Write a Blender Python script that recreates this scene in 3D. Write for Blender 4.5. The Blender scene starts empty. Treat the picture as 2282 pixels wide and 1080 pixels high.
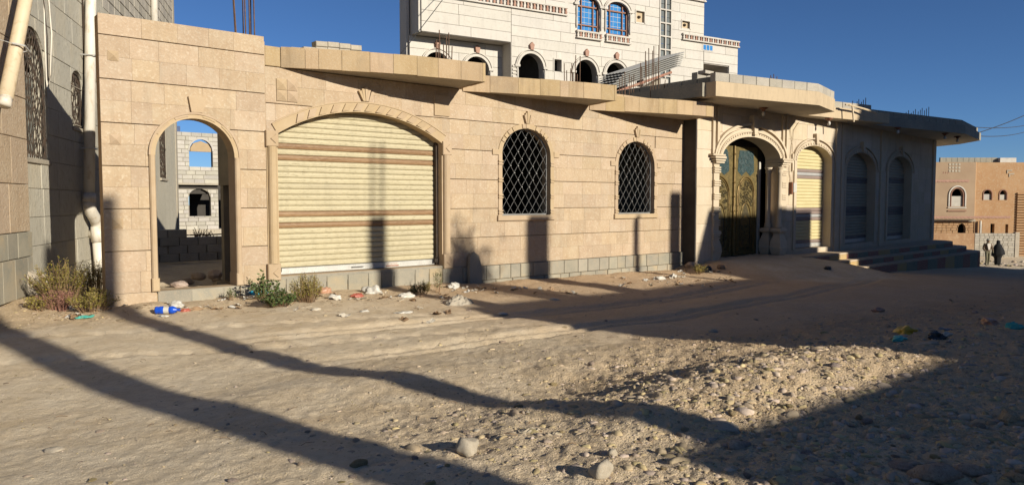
import bpy, bmesh, math, random
import numpy as np
from mathutils import Vector, Matrix, noise as mnoise
PI = math.pi
R = math.radians
rnd = random.Random(7)
C = bpy.context.scene.collection
SC = bpy.context.scene

# ------------------------------------------------------------------ camera
HEAD = R(40.0); PITCH = math.atan(92/1650)
CAM = Vector((0, -12, 1.6))
cd = bpy.data.cameras.new('camera'); cam = bpy.data.objects.new('camera', cd); C.objects.link(cam)
cam.location = CAM; cam.rotation_euler = (PI/2-PITCH, 0, -HEAD)
cd.sensor_width = 36; cd.lens = 36*1650/2282; cd.clip_start = 0.1; cd.clip_end = 3000
SC.camera = cam
# ------------------------------------------------------------------ world and sun
SUN_E, SUN_A = R(19), R(172)
w = bpy.data.worlds.new('World'); SC.world = w; w.use_nodes = True
nt = w.node_tree; bg = nt.nodes['Background']
sky = nt.nodes.new('ShaderNodeTexSky'); sky.sky_type = 'NISHITA'; sky.sun_disc = False
sky.sun_elevation = SUN_E; sky.sun_rotation = SUN_A; sky.altitude = 1500; sky.air_density = 0.75; sky.dust_density = 0.3; sky.ozone_density = 6.5
nt.links.new(sky.outputs[0], bg.inputs[0]); bg.inputs[1].default_value = 0.065
sd = bpy.data.lights.new('sun', 'SUN'); sun = bpy.data.objects.new('sun', sd); C.objects.link(sun)
sd.energy = 5.0; sd.angle = R(0.55); sd.color = (1.0, 0.945, 0.825)
SDIR = Vector((math.sin(SUN_A)*math.cos(SUN_E), math.cos(SUN_A)*math.cos(SUN_E), math.sin(SUN_E)))
sun.rotation_euler = SDIR.to_track_quat('Z', 'Y').to_euler(); sun.location = (5, -30, 20)
SC.view_settings.view_transform = 'Standard'; SC.view_settings.look = 'None'
SC.view_settings.exposure = 0.46; SC.view_settings.gamma = 1; SC.view_settings.use_curve_mapping = False

# ------------------------------------------------------------------ materials
def N(nt, t, **k):
    n = nt.nodes.new(t)
    for a, b in k.items():
        if hasattr(n, a): setattr(n, a, b)
    return n
def mixc(nt, fac, a, b, mode='MIX'):
    m = nt.nodes.new('ShaderNodeMix'); m.data_type = 'RGBA'; m.blend_type = mode
    def put(s, v):
        if hasattr(v, 'is_linked') or hasattr(v, 'links'): nt.links.new(v, s)
        elif isinstance(v, (int, float)): s.default_value = v
        else: s.default_value = (*v, 1)
    put(m.inputs[0], fac); put(m.inputs[6], a); put(m.inputs[7], b)
    return m.outputs[2]
def ramp(nt, src, lo, hi):
    r = nt.nodes.new('ShaderNodeMapRange'); r.inputs[1].default_value = lo; r.inputs[2].default_value = hi
    r.clamp = True; nt.links.new(src, r.inputs[0]); return r.outputs[0]
def noise(nt, vec, scale, detail=4, rough=.55, dist=0):
    n = nt.nodes.new('ShaderNodeTexNoise'); n.inputs['Scale'].default_value = scale
    n.inputs['Detail'].default_value = detail; n.inputs['Roughness'].default_value = rough
    n.inputs['Distortion'].default_value = dist
    nt.links.new(vec, n.inputs['Vector']); return n.outputs[0]
MATS = {}
def mat(name, a, b=None, c=None, sc=3.0, fine=30.0, rough=.92, bump=.25, bdist=.01, rv=.0, rh=0.0, metal=0.0,
        pits=0.0, island=False, stretch=(1, 1, 1), spec=.25, trans=0, stain=None, obj_off=True, streak=0.0):
    """a..b mottled by large noise, c fine specks; rv = value change per object (or per loose piece)"""
    wm = lambda q: None if q is None else (q[0]*.985, q[1]*.95, q[2]*.885)
    a, b, c, stain = wm(a), wm(b), wm(c), wm(stain)
    m = bpy.data.materials.new(name); m.use_nodes = True; nt = m.node_tree; p = nt.nodes['Principled BSDF']
    tc = N(nt, 'ShaderNodeTexCoord'); oi = N(nt, 'ShaderNodeObjectInfo'); ge = N(nt, 'ShaderNodeNewGeometry')
    mp = N(nt, 'ShaderNodeMapping'); mp.inputs['Scale'].default_value = stretch
    rn = ge.outputs['Random Per Island'] if island else oi.outputs['Random']
    nt.links.new(tc.outputs['Object'], mp.inputs[0]); vec = mp.outputs[0]
    if obj_off:
        mu = N(nt, 'ShaderNodeMath', operation='MULTIPLY'); nt.links.new(rn, mu.inputs[0]); mu.inputs[1].default_value = 37.0
        ad = N(nt, 'ShaderNodeVectorMath', operation='ADD'); nt.links.new(vec, ad.inputs[0]); nt.links.new(mu.outputs[0], ad.inputs[1]); vec = ad.outputs[0]
    b = b or tuple(x*.8 for x in a)
    f1 = ramp(nt, noise(nt, vec, sc, 5, .6), .35, .68)
    col = mixc(nt, f1, a, b)
    if c is not None:
        f2 = ramp(nt, noise(nt, vec, fine, 3, .6), .52, .72)
        col = mixc(nt, f2, col, c)
    if stain is not None:
        f3 = ramp(nt, noise(nt, vec, sc*.35, 6, .7, .6), .52, .75)
        col = mixc(nt, f3, col, stain)
    if streak:   # dust and rain streaks running down the face, and dirty patches, as worn stone has
        g2 = N(nt, 'ShaderNodeNewGeometry'); m2 = N(nt, 'ShaderNodeMapping'); m2.inputs['Scale'].default_value = (5, 5, .55)
        nt.links.new(g2.outputs['Position'], m2.inputs[0]); f4 = ramp(nt, noise(nt, m2.outputs[0], 1.3, 5, .65), .50, .78)
        f5 = ramp(nt, noise(nt, g2.outputs['Position'], .55, 4, .6), .42, .66)
        mu2 = N(nt, 'ShaderNodeMath', operation='MULTIPLY_ADD'); nt.links.new(f4, mu2.inputs[0]); mu2.inputs[1].default_value = streak; mu2.inputs[2].default_value = 0
        col = mixc(nt, mu2.outputs[0], col, tuple(x*.55 for x in a))
        mu3 = N(nt, 'ShaderNodeMath', operation='MULTIPLY'); nt.links.new(f5, mu3.inputs[0]); mu3.inputs[1].default_value = streak*.55
        col = mixc(nt, mu3.outputs[0], col, tuple(min(.8, x*1.22) for x in a))
    if rv or rh:
        wn = N(nt, 'ShaderNodeTexWhiteNoise', noise_dimensions='1D'); nt.links.new(rn, wn.inputs['W'])
        hs = N(nt, 'ShaderNodeHueSaturation'); nt.links.new(col, hs.inputs['Color'])
        r1 = N(nt, 'ShaderNodeMapRange'); r1.inputs[3].default_value = 1-rv; r1.inputs[4].default_value = 1+rv
        nt.links.new(rn, r1.inputs[0]); nt.links.new(r1.outputs[0], hs.inputs['Value'])
        r2 = N(nt, 'ShaderNodeMapRange'); r2.inputs[3].default_value = .5-rh*.08; r2.inputs[4].default_value = .5+rh*.08
        nt.links.new(wn.outputs['Value'], r2.inputs[0]); nt.links.new(r2.outputs[0], hs.inputs['Hue'])
        r3 = N(nt, 'ShaderNodeMapRange'); r3.inputs[3].default_value = 1-rh; r3.inputs[4].default_value = 1+rh
        nt.links.new(wn.outputs['Value'], r3.inputs[0]); nt.links.new(r3.outputs[0], hs.inputs['Saturation'])
        col = hs.outputs[0]
    nt.links.new(col, p.inputs['Base Color'])
    p.inputs['Roughness'].default_value = rough; p.inputs['Metallic'].default_value = metal
    p.inputs['Specular IOR Level'].default_value = spec
    if trans: p.inputs['Transmission Weight'].default_value = trans
    h = noise(nt, vec, fine, 5, .65)
    if pits:
        v = N(nt, 'ShaderNodeTexVoronoi'); v.inputs['Scale'].default_value = pits; nt.links.new(vec, v.inputs[0])
        pr = ramp(nt, v.outputs[0], .05, .35); mm = N(nt, 'ShaderNodeMath', operation='MULTIPLY'); nt.links.new(h, mm.inputs[0]); nt.links.new(pr, mm.inputs[1]); h = mm.outputs[0]
    if bump:
        bp = N(nt, 'ShaderNodeBump'); bp.inputs['Strength'].default_value = bump; bp.inputs['Distance'].default_value = bdist
        nt.links.new(h, bp.inputs['Height']); nt.links.new(bp.outputs[0], p.inputs['Normal'])
    MATS[name] = m; return m
M_ST = mat('limestone', (.365, .275, .190), (.405, .318, .228), (.46, .385, .295), sc=4.5, fine=24, bump=.7, bdist=.015, rv=.07, rh=.035, pits=14, stain=(.41, .343, .26), streak=.35)
M_STT = mat('limestone_trim', (.37, .278, .182), (.41, .32, .222), sc=4, fine=50, bump=.3, rv=.04, rh=.05)
M_FAS = mat('limestone_fascia', (.345, .25, .15), (.39, .295, .19), (.42, .34, .24), sc=2.5, fine=40, bump=.4, rv=.08, rh=.07, stain=(.29, .225, .155), streak=.7)
M_CORE = mat('mortar', (.38, .285, .18), (.35, .26, .165), sc=5, bump=.4)
M_PL = mat('grey_basalt', (.225, .215, .18), (.29, .265, .215), (.34, .30, .24), sc=3, fine=60, bump=.5, rv=.12, rh=.05, stain=(.36, .29, .20))
M_CON = mat('rough_concrete', (.235, .22, .185), (.30, .275, .225), (.20, .185, .16), sc=1.6, fine=22, bump=.6, bdist=.02, stain=(.36, .31, .235))
M_CONW = mat('weathered_concrete', (.36, .34, .29), (.43, .405, .345), (.30, .28, .235), sc=1.3, fine=16, bump=.8, bdist=.02, stain=(.45, .395, .30), stretch=(1, 1, .45))
M_CONL = mat('poured_concrete', (.36, .32, .26), (.29, .26, .215), (.42, .38, .32), sc=2, fine=22, bump=.8, rv=.06, streak=.6)
M_BLK = mat('concrete_block', (.36, .33, .285), (.29, .27, .235), (.42, .39, .34), sc=4, fine=50, bump=.6, rv=.12, rh=.05)
M_BLKL = mat('pale_block', (.37, .35, .32), (.43, .41, .375), (.31, .29, .26), sc=3, fine=50, bump=.6, rv=.13, rh=.15)
M_MOR = mat('block_mortar', (.23, .21, .175), (.29, .26, .21), sc=4, bump=.5)
M_CR = mat('cream_stone', (.46, .38, .285), (.51, .435, .34), (.54, .465, .37), sc=2, fine=30, bump=.3, rv=.05, rh=.07, streak=.4)
M_CRT = mat('cream_trim', (.47, .39, .29), (.52, .44, .34), sc=3, fine=40, bump=.15, rv=.04)
M_PLA = mat('painted_render', (.46, .365, .25), (.42, .335, .23), (.38, .30, .21), sc=1.5, fine=18, bump=.15, stain=(.38, .30, .21), stretch=(1, 1, .35), streak=.6)
M_SOF = mat('soffit_render', (.50, .45, .38), (.43, .385, .32), sc=1.2, fine=14, bump=.1, stain=(.38, .33, .27))
M_WH = mat('white_limestone', (.47, .445, .41), (.51, .485, .45), (.44, .415, .38), sc=.8, fine=10, bump=.15, rv=.035, rh=.05, streak=.25)
M_WHT = mat('white_trim', (.52, .49, .45), bump=.05, sc=3)
M_WHJ = mat('white_joint', (.42, .39, .355), bump=.1)
M_PINK = mat('pink_stone', (.36, .22, .17), (.30, .18, .14), bump=.2)
M_SHC = mat('cream_shutter', (.41, .365, .245), (.44, .395, .275), (.27, .235, .15), sc=3, fine=34, rough=.65, bump=.15, rv=.03, stretch=(.35, 1, 1.6), spec=.25, stain=(.35, .31, .22), streak=.35)
M_SHB = mat('wood_print_slat', (.17, .095, .045), (.26, .16, .085), (.36, .26, .15), sc=3, fine=30, rough=.5, bump=.1, stretch=(.3, 1, 6))
M_SHP = mat('mauve_slat', (.25, .19, .17), (.21, .165, .15), sc=3, rough=.5, bump=.1)
M_SHG = mat('grey_slat', (.36, .36, .36), (.31, .31, .31), sc=3, rough=.5, bump=.1)
M_GAL = mat('galvanised', (.50, .50, .49), (.42, .42, .41), (.28, .26, .22), sc=8, fine=60, rough=.5, metal=.3, bump=.1)
M_IRON = mat('grey_iron', (.25, .25, .25), (.2, .2, .2), rough=.55, metal=.3, bump=.05)
M_DIRON = mat('dark_iron', (.035, .03, .026), (.07, .045, .03), sc=8, rough=.7, bump=.1)
M_RUST = mat('rusty_bar', (.085, .05, .035), (.14, .085, .055), sc=20, rough=.8, bump=.3)
M_PVC = mat('white_pvc', (.62, .59, .53), (.55, .51, .45), (.45, .38, .29), sc=2, fine=12, rough=.5, bump=.03, stretch=(1, 1, .3))
M_PVCY = mat('yellowed_pvc', (.55, .46, .33), (.50, .40, .27), (.42, .32, .2), sc=2, fine=10, rough=.5, bump=.03)
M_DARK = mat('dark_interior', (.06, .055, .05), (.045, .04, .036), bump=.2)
M_GOLD = mat('gilded_iron', (.23, .155, .055), (.15, .10, .04), (.10, .08, .04), sc=9, fine=60, rough=.45, metal=.35, bump=.6, bdist=.01)
M_LEAF = mat('aged_gilding', (.16, .12, .045), (.085, .065, .028), (.25, .19, .08), sc=10, fine=45, rough=.5, metal=.3, bump=.8, bdist=.012)
M_LACE = mat('blue_grey_lace_iron', (.15, .20, .21), (.10, .15, .16), rough=.5, metal=.2, bump=.1)
M_TEAL = mat('teal_iron', (.035, .075, .085), (.02, .035, .04), (.11, .12, .10), sc=12, fine=40, rough=.5, metal=.2, bump=.5)
M_BRZ = mat('dark_bronze', (.085, .07, .04), (.05, .04, .025), (.18, .14, .06), sc=14, fine=60, rough=.5, metal=.35, bump=.8, bdist=.01)
M_GLB = mat('blue_glass', (.03, .16, .42), (.05, .22, .50), rough=.12, bump=0, spec=.6)
M_GLG = mat('grey_glass', (.16, .175, .17), (.12, .13, .13), rough=.12, bump=0, spec=.6)
M_BRN = mat('brown_frame', (.22, .10, .06), bump=0, rough=.5)
M_RED = mat('red_paint', (.30, .13, .10), (.27, .16, .12), (.36, .28, .21), sc=4, fine=20, bump=.2, rough=.8)
M_GRN = mat('green_paint', (.18, .20, .155), (.22, .225, .17), (.34, .29, .215), sc=4, fine=20, bump=.2, rough=.8)
M_YEL = mat('yellow_paint', (.42, .29, .12), (.38, .29, .16), (.34, .27, .18), sc=4, fine=20, bump=.2, rough=.8)
M_STEP = mat('step_screed', (.47, .38, .28), (.40, .32, .235), sc=3, bump=.3)
M_OR = mat('orange_render', (.32, .185, .095), (.37, .235, .13), (.37, .265, .17), sc=1.0, fine=8, bump=.2)
M_ORW = mat('patchy_orange_render', (.25, .14, .075), (.33, .215, .13), (.38, .27, .17), sc=.55, fine=5, bump=.3)
M_ORD = mat('dusky_render', (.28, .20, .135), (.32, .235, .16), sc=.6, fine=8, bump=.2)
M_ROCK = mat('river_stone', (.40, .30, .205), (.50, .41, .305), (.28, .19, .12), sc=2.5, fine=11, bump=.9, bdist=.03, rv=.28, rh=.3)
M_ROCKW = mat('pale_stone', (.36, .31, .245), (.42, .375, .305), (.28, .23, .17), sc=7, fine=35, bump=.5)
M_GRAV = mat('gravel', (.36, .28, .19), (.43, .35, .25), sc=8, fine=40, bump=.4, rv=.3, rh=.25, island=True)
M_LEAFY = mat('olive_leaf', (.17, .15, .035), (.24, .195, .055), (.27, .19, .08), sc=6, fine=30, rough=.7, bump=0, rv=.3, rh=.2, island=True)
M_LEAFG = mat('green_leaf', (.055, .085, .025), (.09, .12, .04), sc=6, fine=30, rough=.6, bump=0, rv=.35, rh=.2, island=True)
M_DRY = mat('dry_twig', (.23, .15, .085), (.16, .10, .06), sc=9, rough=.9, bump=0, rv=.3, island=True)
M_PINKD = mat('pink_dry_bush', (.26, .13, .10), (.20, .11, .08), sc=9, rough=.9, bump=0, rv=.3, island=True)
def plain(n, c, rough=.4, b=.05, spec=.4): return mat(n, c, tuple(x*.85 for x in c), sc=8, fine=40, rough=rough, bump=b, spec=spec, rv=.08)
M_WPL = plain('white_plastic', (.50, .48, .44)); M_BPL = plain('blue_plastic', (.01, .07, .48), .25); M_CPL = plain('cyan_plastic', (.02, .38, .60))
M_TPL = plain('turquoise_plastic', (.08, .42, .36)); M_RPL = plain('red_plastic', (.36, .10, .07)); M_YPL = plain('yellow_plastic', (.52, .33, .03))
M_KPL = plain('black_plastic', (.03, .03, .03)); M_PAP = plain('dusty_paper', (.52, .47, .39), .9); M_SACK = mat('cement_sack', (.32, .28, .225), (.38, .34, .28), (.26, .22, .17), sc=5, fine=30, bump=.4)
M_CARD = plain('cardboard', (.33, .22, .13), .9); M_ORP = plain('salmon_plastic', (.42, .24, .16))
M_CLOTH = mat('dirty_cloth', (.42, .36, .27), (.36, .30, .22), sc=6, fine=60, bump=.5)
M_SKIN = plain('skin', (.28, .16, .10), .6); M_BLKC = plain('black_cloth', (.008, .008, .009), .9); M_JACK = plain('brown_jacket', (.13, .09, .06), .9)
M_TROU = plain('olive_trousers', (.14, .13, .085), .9); M_SHIRT = plain('white_shirt', (.65, .6, .55), .9); M_CAP = plain('grey_cap', (.28, .27, .22), .9)

# ------------------------------------------------------------------ object helpers
def tag(o, label=None, cat=None, group=None, kind=None):
    if label: o['label'] = label
    if cat: o['category'] = cat
    if group: o['group'] = group
    if kind: o['kind'] = kind
    return o
def empty(name, loc, label, cat, rz=0, group=None):
    o = bpy.data.objects.new(name, None); C.objects.link(o); o.location = loc; o.rotation_euler = (0, 0, rz)
    o.empty_display_size = .3; return tag(o, label, cat, group)
class Sub:
    """a turned wing of a building: written in its own wall coordinates, parented to the building"""
    def __init__(s, root, org, az):
        s.root = root; s.rz = PI/2-R(az); s.M = Matrix.Translation((org[0], org[1], 0)) @ Matrix.Rotation(s.rz, 4, 'Z')
def getoff(p):
    if p is None: return (0, 0, 0)
    if p.parent is None: return tuple(p.get('off', (0, 0, 0)))
    return (0, 0, 0) if p.type == 'EMPTY' else getoff(p.parent)
def group_empty(name, par, label=None):
    root = par.root if isinstance(par, Sub) else par
    e = bpy.data.objects.new(name, None); C.objects.link(e); e.parent = root; off = getoff(root)
    e.location = (-off[0], -off[1], -off[2])
    if isinstance(par, Sub): e.location = par.M.translation-Vector(off); e.rotation_euler = (0, 0, par.rz)
    if label: e['label'] = label
    return e
class MB:
    def __init__(s): s.v = []; s.f = []; s.m = []
    def add(s, vs, fs, mi=0):
        k = len(s.v); s.v += [tuple(v) for v in vs]; s.f += [tuple(i+k for i in f) for f in fs]; s.m += [mi]*len(fs); return s
    def box(s, x0, x1, y0, y1, z0, z1, mi=0):
        return s.add([(x0,y0,z0),(x1,y0,z0),(x1,y1,z0),(x0,y1,z0),(x0,y0,z1),(x1,y0,z1),(x1,y1,z1),(x0,y1,z1)],
                     [(0,3,2,1),(4,5,6,7),(0,1,5,4),(1,2,6,5),(2,3,7,6),(3,0,4,7)], mi)
    def stone(s, x0, x1, y0, y1, z0, z1, b=.008):
        """box whose front (y0) face has a chamfer"""
        b = min(b, (x1-x0)*.3, (z1-z0)*.3)
        return s.add([(x0,y0+b,z0),(x1,y0+b,z0),(x1,y0+b,z1),(x0,y0+b,z1),(x0,y1,z0),(x1,y1,z0),(x1,y1,z1),(x0,y1,z1),
                      (x0+b,y0,z0+b),(x1-b,y0,z0+b),(x1-b,y0,z1-b),(x0+b,y0,z1-b)],
                     [(8,9,10,11),(0,1,9,8),(1,2,10,9),(2,3,11,10),(3,0,8,11),(4,5,1,0),(5,6,2,1),(6,7,3,2),(7,4,0,3),(7,6,5,4)])
    def prism_y(s, pts, y0, y1, mi=0):
        """polygon in (x,z), counter-clockwise seen from -y, extruded in y"""
        n = len(pts); vs = [(x, y0, z) for x, z in pts]+[(x, y1, z) for x, z in pts]
        fs = [tuple(range(n)), tuple(range(2*n-1, n-1, -1))]+[(i, i+n, (i+1) % n+n, (i+1) % n) for i in range(n)]
        return s.add(vs, fs, mi)
    def prism_z(s, pts, z0, z1, mi=0):
        n = len(pts); vs = [(x, y, z0) for x, y in pts]+[(x, y, z1) for x, y in pts]
        fs = [tuple(range(n-1, -1, -1)), tuple(range(n, 2*n))]+[(i, (i+1) % n, (i+1) % n+n, i+n) for i in range(n)]
        return s.add(vs, fs, mi)
    def strip_y(s, A, B, y0, y1, mi=0, closed=False):
        """band between polylines A and B in (x,z), from y0 to y1"""
        n = len(A); vs = [(x, y0, z) for x, z in A]+[(x, y0, z) for x, z in B]+[(x, y1, z) for x, z in A]+[(x, y1, z) for x, z in B]
        fs = []
        for i in range(n-1):
            a, b, c, d = i, i+1, n+i+1, n+i
            fs += [(a, b, c, d), (2*n+b, 2*n+a, 2*n+d, 2*n+c), (a, 2*n+a, 2*n+b, b), (d, c, 2*n+c, 2*n+d)]
        fs += [(0, n, 3*n, 2*n), (n-1, 3*n-1, 4*n-1, 2*n-1)]
        return s.add(vs, fs, mi)
    def tube(s, pts, r, n=6, mi=0, cap=True):
        pts = [Vector(p) for p in pts]; rr = r if isinstance(r, (list, tuple)) else [r]*len(pts)
        vs = []; 
        for i, p in enumerate(pts):
            d = (pts[min(i+1, len(pts)-1)]-pts[max(i-1, 0)]).normalized()
            a = d.cross(Vector((0, 0, 1)) if abs(d.z) < .9 else Vector((1, 0, 0))).normalized(); b = d.cross(a)
            vs += [p+(a*math.cos(2*PI*j/n)+b*math.sin(2*PI*j/n))*rr[i] for j in range(n)]
        fs = [(i*n+j, i*n+(j+1) % n, (i+1)*n+(j+1) % n, (i+1)*n+j) for i in range(len(pts)-1) for j in range(n)]
        if cap: fs += [tuple(range(n-1, -1, -1)), tuple(range((len(pts)-1)*n, len(pts)*n))]
        return s.add(vs, fs, mi)
    def lathe(s, c, prof, n=14, mi=0):
        vs = [(c[0]+r*math.cos(2*PI*j/n), c[1]+r*math.sin(2*PI*j/n), c[2]+z) for r, z in prof for j in range(n)]
        fs = [(i*n+j, i*n+(j+1) % n, (i+1)*n+(j+1) % n, (i+1)*n+j) for i in range(len(prof)-1) for j in range(n)]
        fs += [tuple(range(n-1, -1, -1)), tuple(range((len(prof)-1)*n, len(prof)*n))]
        return s.add(vs, fs, mi)
    def build(s, name, m, parent=None, smooth=False, label=None):
        if isinstance(parent, Sub):
            s.v = [tuple(parent.M @ Vector(v)) for v in s.v]; parent = parent.root
        off = getoff(parent)
        me = bpy.data.meshes.new(name)
        vs = s.v if not any(off) else [(x-off[0], y-off[1], z-off[2]) for x, y, z in s.v]
        me.from_pydata(vs, [], s.f)
        for mm in (m if isinstance(m, list) else [m]): me.materials.append(mm)
        if isinstance(m, list): me.polygons.foreach_set('material_index', s.m)
        if smooth: me.polygons.foreach_set('use_smooth', [True]*len(s.f))
        me.update()
        o = bpy.data.objects.new(name, me); C.objects.link(o)
        if parent is not None: o.parent = parent
        if label: o['label'] = label
        return o
def frame(name, org, az, label, cat, base=(0, 0, 0), group=None):
    """top-level Empty; its children are written in wall coordinates: x along azimuth az, -y to the street"""
    rz = PI/2-R(az); c, s_ = math.cos(rz), math.sin(rz)
    loc = (org[0]+base[0]*c-base[1]*s_, org[1]+base[0]*s_+base[1]*c, base[2])
    o = empty(name, loc, label, cat, rz, group); o['off'] = base; return o
def thing(name, mb, m, loc, label, cat, rz=0, group=None, smooth=False, kind=None):
    o = mb.build(name, m, None, smooth); o.location = loc; o.rotation_euler = (0, 0, rz); return tag(o, label, cat, group, kind)
def recalc(o):
    bm = bmesh.new(); bm.from_mesh(o.data); bmesh.ops.recalc_face_normals(bm, faces=bm.faces); bm.to_mesh(o.data); bm.free()

# arches: opening = (xa, xb, zbottom, zspring, ztop, 'ell'|'seg')
def arch_z(x, op, d=0):
    xc = (op[0]+op[1])/2; hw = (op[1]-op[0])/2+d; r = op[4]-op[3]+d; dx = abs(x-xc)
    if dx >= hw: return op[3]
    if op[5] == 'rect': return op[4]
    if op[5] == 'seg':
        RR = (hw*hw+r*r)/(2*r); return op[3]-r*0+(math.sqrt(RR*RR-dx*dx)-(RR-r))
    return op[3]+r*math.sqrt(max(0, 1-(dx/hw)**2))
def arch_pts(op, d=0, n=24, full=True):
    """from left to right over the arch, offset outward by d; with jambs if full"""
    xc = (op[0]+op[1])/2; hw = (op[1]-op[0])/2; r = op[4]-op[3]; pts = []
    if op[5] == 'seg':
        RR = (hw*hw+r*r)/(2*r); a0 = math.asin(hw/RR); zc = op[4]-RR
        for i in range(n+1):
            a = -a0+2*a0*i/n; pts.append((xc+(RR+d)*math.sin(a), zc+(RR+d)*math.cos(a)))
    else:
        for i in range(n+1):
            a = PI-PI*i/n; pts.append((xc+(hw+d)*math.cos(a), op[3]+(r+d)*math.sin(a)))
    if full: pts = [(pts[0][0], op[2])]+pts+[(pts[-1][0], op[2])]
    return pts
def pieces(x0, x1, z0, z1, ops, g=0):
    """polygons of the rectangle minus the openings"""
    ops = [(o[0]-g, o[1]+g, o[2], o[3], o[4]+g, o[5]) for o in ops if o[2] < z1 and o[4] > z0]
    cuts = sorted({x0, x1} | {e for op in ops for e in op[:2] if x0 < e < x1}); out = []
    for a, b in zip(cuts, cuts[1:]):
        mid = (a+b)/2; op = next((o for o in ops if o[0] <= mid <= o[1]), None)
        if op is None: out.append(('r', a, b, z0, z1)); continue
        if z0 < op[2]: out.append(('r', a, b, z0, min(z1, op[2])))
        n = max(2, int((b-a)/.06)); xs = [a+(b-a)*i/n for i in range(n+1)]
        L = [max(z0, arch_z(x, op) if op[5] != 'rect' else op[4]) for x in xs]
        if min(L) <= z0+1e-6 and z0 >= op[4]-1e-6: out.append(('r', a, b, z0, z1)); continue
        run = []
        for x, l in zip(xs+[None], L+[9e9]):
            if l < z1-.004: run.append((x, l))
            else:
                if len(run) > 1: out.append(('p', run+[(run[-1][0], z1), (run[0][0], z1)]))
                run = []
    return out
def stone_wall(parent, x0, x1, zs, ops, wmin, wmax, y, depth, m, seed, name='stone', joint=.004, groove=None, jit=.003, bev=.008, skip=None, limit=None):
    r = random.Random(seed); cnt = 0; prev = []
    for k, (z0, z1) in enumerate(zip(zs, zs[1:])):
        xs = [x0]; 
        while xs[-1] < x1-wmin*.6:
            xs.append(xs[-1]+r.uniform(wmin, wmax))
        if x1-xs[-2] < wmin*.5 if len(xs) > 2 else False: xs.pop(-2)
        xs[-1] = x1
        zj = z1-joint
        if groove and groove(k): zj = z1-.014
        for a, b in zip(xs, xs[1:]):
            if b-a < .03: continue
            for pc in pieces(a+joint*.5, b-joint*.5, z0, zj, ops, .02):
                mb = MB(); yy = y+r.uniform(-jit, jit)
                if skip and skip((a+b)/2, (z0+z1)/2): continue
                if pc[0] == 'r':
                    if pc[2]-pc[1] < .03 or pc[4]-pc[3] < .03: continue
                    mb.stone(pc[1], pc[2], yy, y+depth, pc[3], pc[4], bev)
                else:
                    zz = [q[1] for q in pc[1]]; xx = [q[0] for q in pc[1]]
                    if (max(xx)-min(xx))*(max(zz)-min(zz)) < .004: continue
                    mb.prism_y(pc[1], yy, y+depth)
                mb.build(name, m, parent); cnt += 1
    return cnt
def core_wall(parent, x0, x1, z0, z1, ops, y0, y1, m, name='wall_core'):
    mb = MB()
    for pc in pieces(x0, x1, z0, z1, ops, .014):
        if pc[0] == 'r': mb.box(pc[1], pc[2], y0, y1, pc[3], pc[4])
        else: mb.prism_y(pc[1], y0, y1)
    return mb.build(name, m, parent)
def rng(a, b, n): return [a+(b-a)*i/n for i in range(n+1)]

# ------------------------------------------------------------------ ground
_rs = np.random.RandomState(3); _tab = _rs.rand(256, 256)
def vn(x, y):
    xi = np.floor(x).astype(int); yi = np.floor(y).astype(int); fx = x-xi; fy = y-yi
    fx = fx*fx*(3-2*fx); fy = fy*fy*(3-2*fy); g = lambda a, b: _tab[a & 255, b & 255]
    return (g(xi, yi)*(1-fx)+g(xi+1, yi)*fx)*(1-fy)+(g(xi, yi+1)*(1-fx)+g(xi+1, yi+1)*fx)*fy
def fbm(x, y, o=4):
    s = 0; a = 1; t = 0
    for i in range(o): s = s+a*(vn(x*2**i+i*17.3, y*2**i+i*9.1)-.5); t += a; a *= .5
    return s/t
def sst(a, b, x): t = np.clip((x-a)/(b-a), 0, 1); return t*t*(3-2*t)
def gauss(x, y, cx, cy, sx, sy=None): return np.exp(-((x-cx)/sx)**2-((y-cy)/(sy or sx))**2)
HX = [-300, 5, 9, 15, 19, 24, 29, 34, 38, 45, 55, 75, 120, 400]
HZ = [0, 0, -.08, -.19, -.36, -.62, -.84, -1.06, -1.5, -2.2, -2.62, -3.2, -4, -6]
def rocky(x, y):
    """0 = fine dust, 1 = rubble"""
    a = sst(3.2, 5.2, x-(y+9)*.25)*sst(-6.2, -8.2, y)+.55*sst(-5.5, -8.5, y)*sst(1.2, 3.2, x)+.2*gauss(x, y, 5.5, -6, 2.0)
    b = .45*sst(-1.7, -.6, y)*sst(1.5, 0.1, y)+.5*sst(2.8, 1.5, x)*sst(-1.5, 0, y)
    return np.clip(a+b+.12+.25*fbm(x*.7, y*.7, 2), 0, 1)
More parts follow.
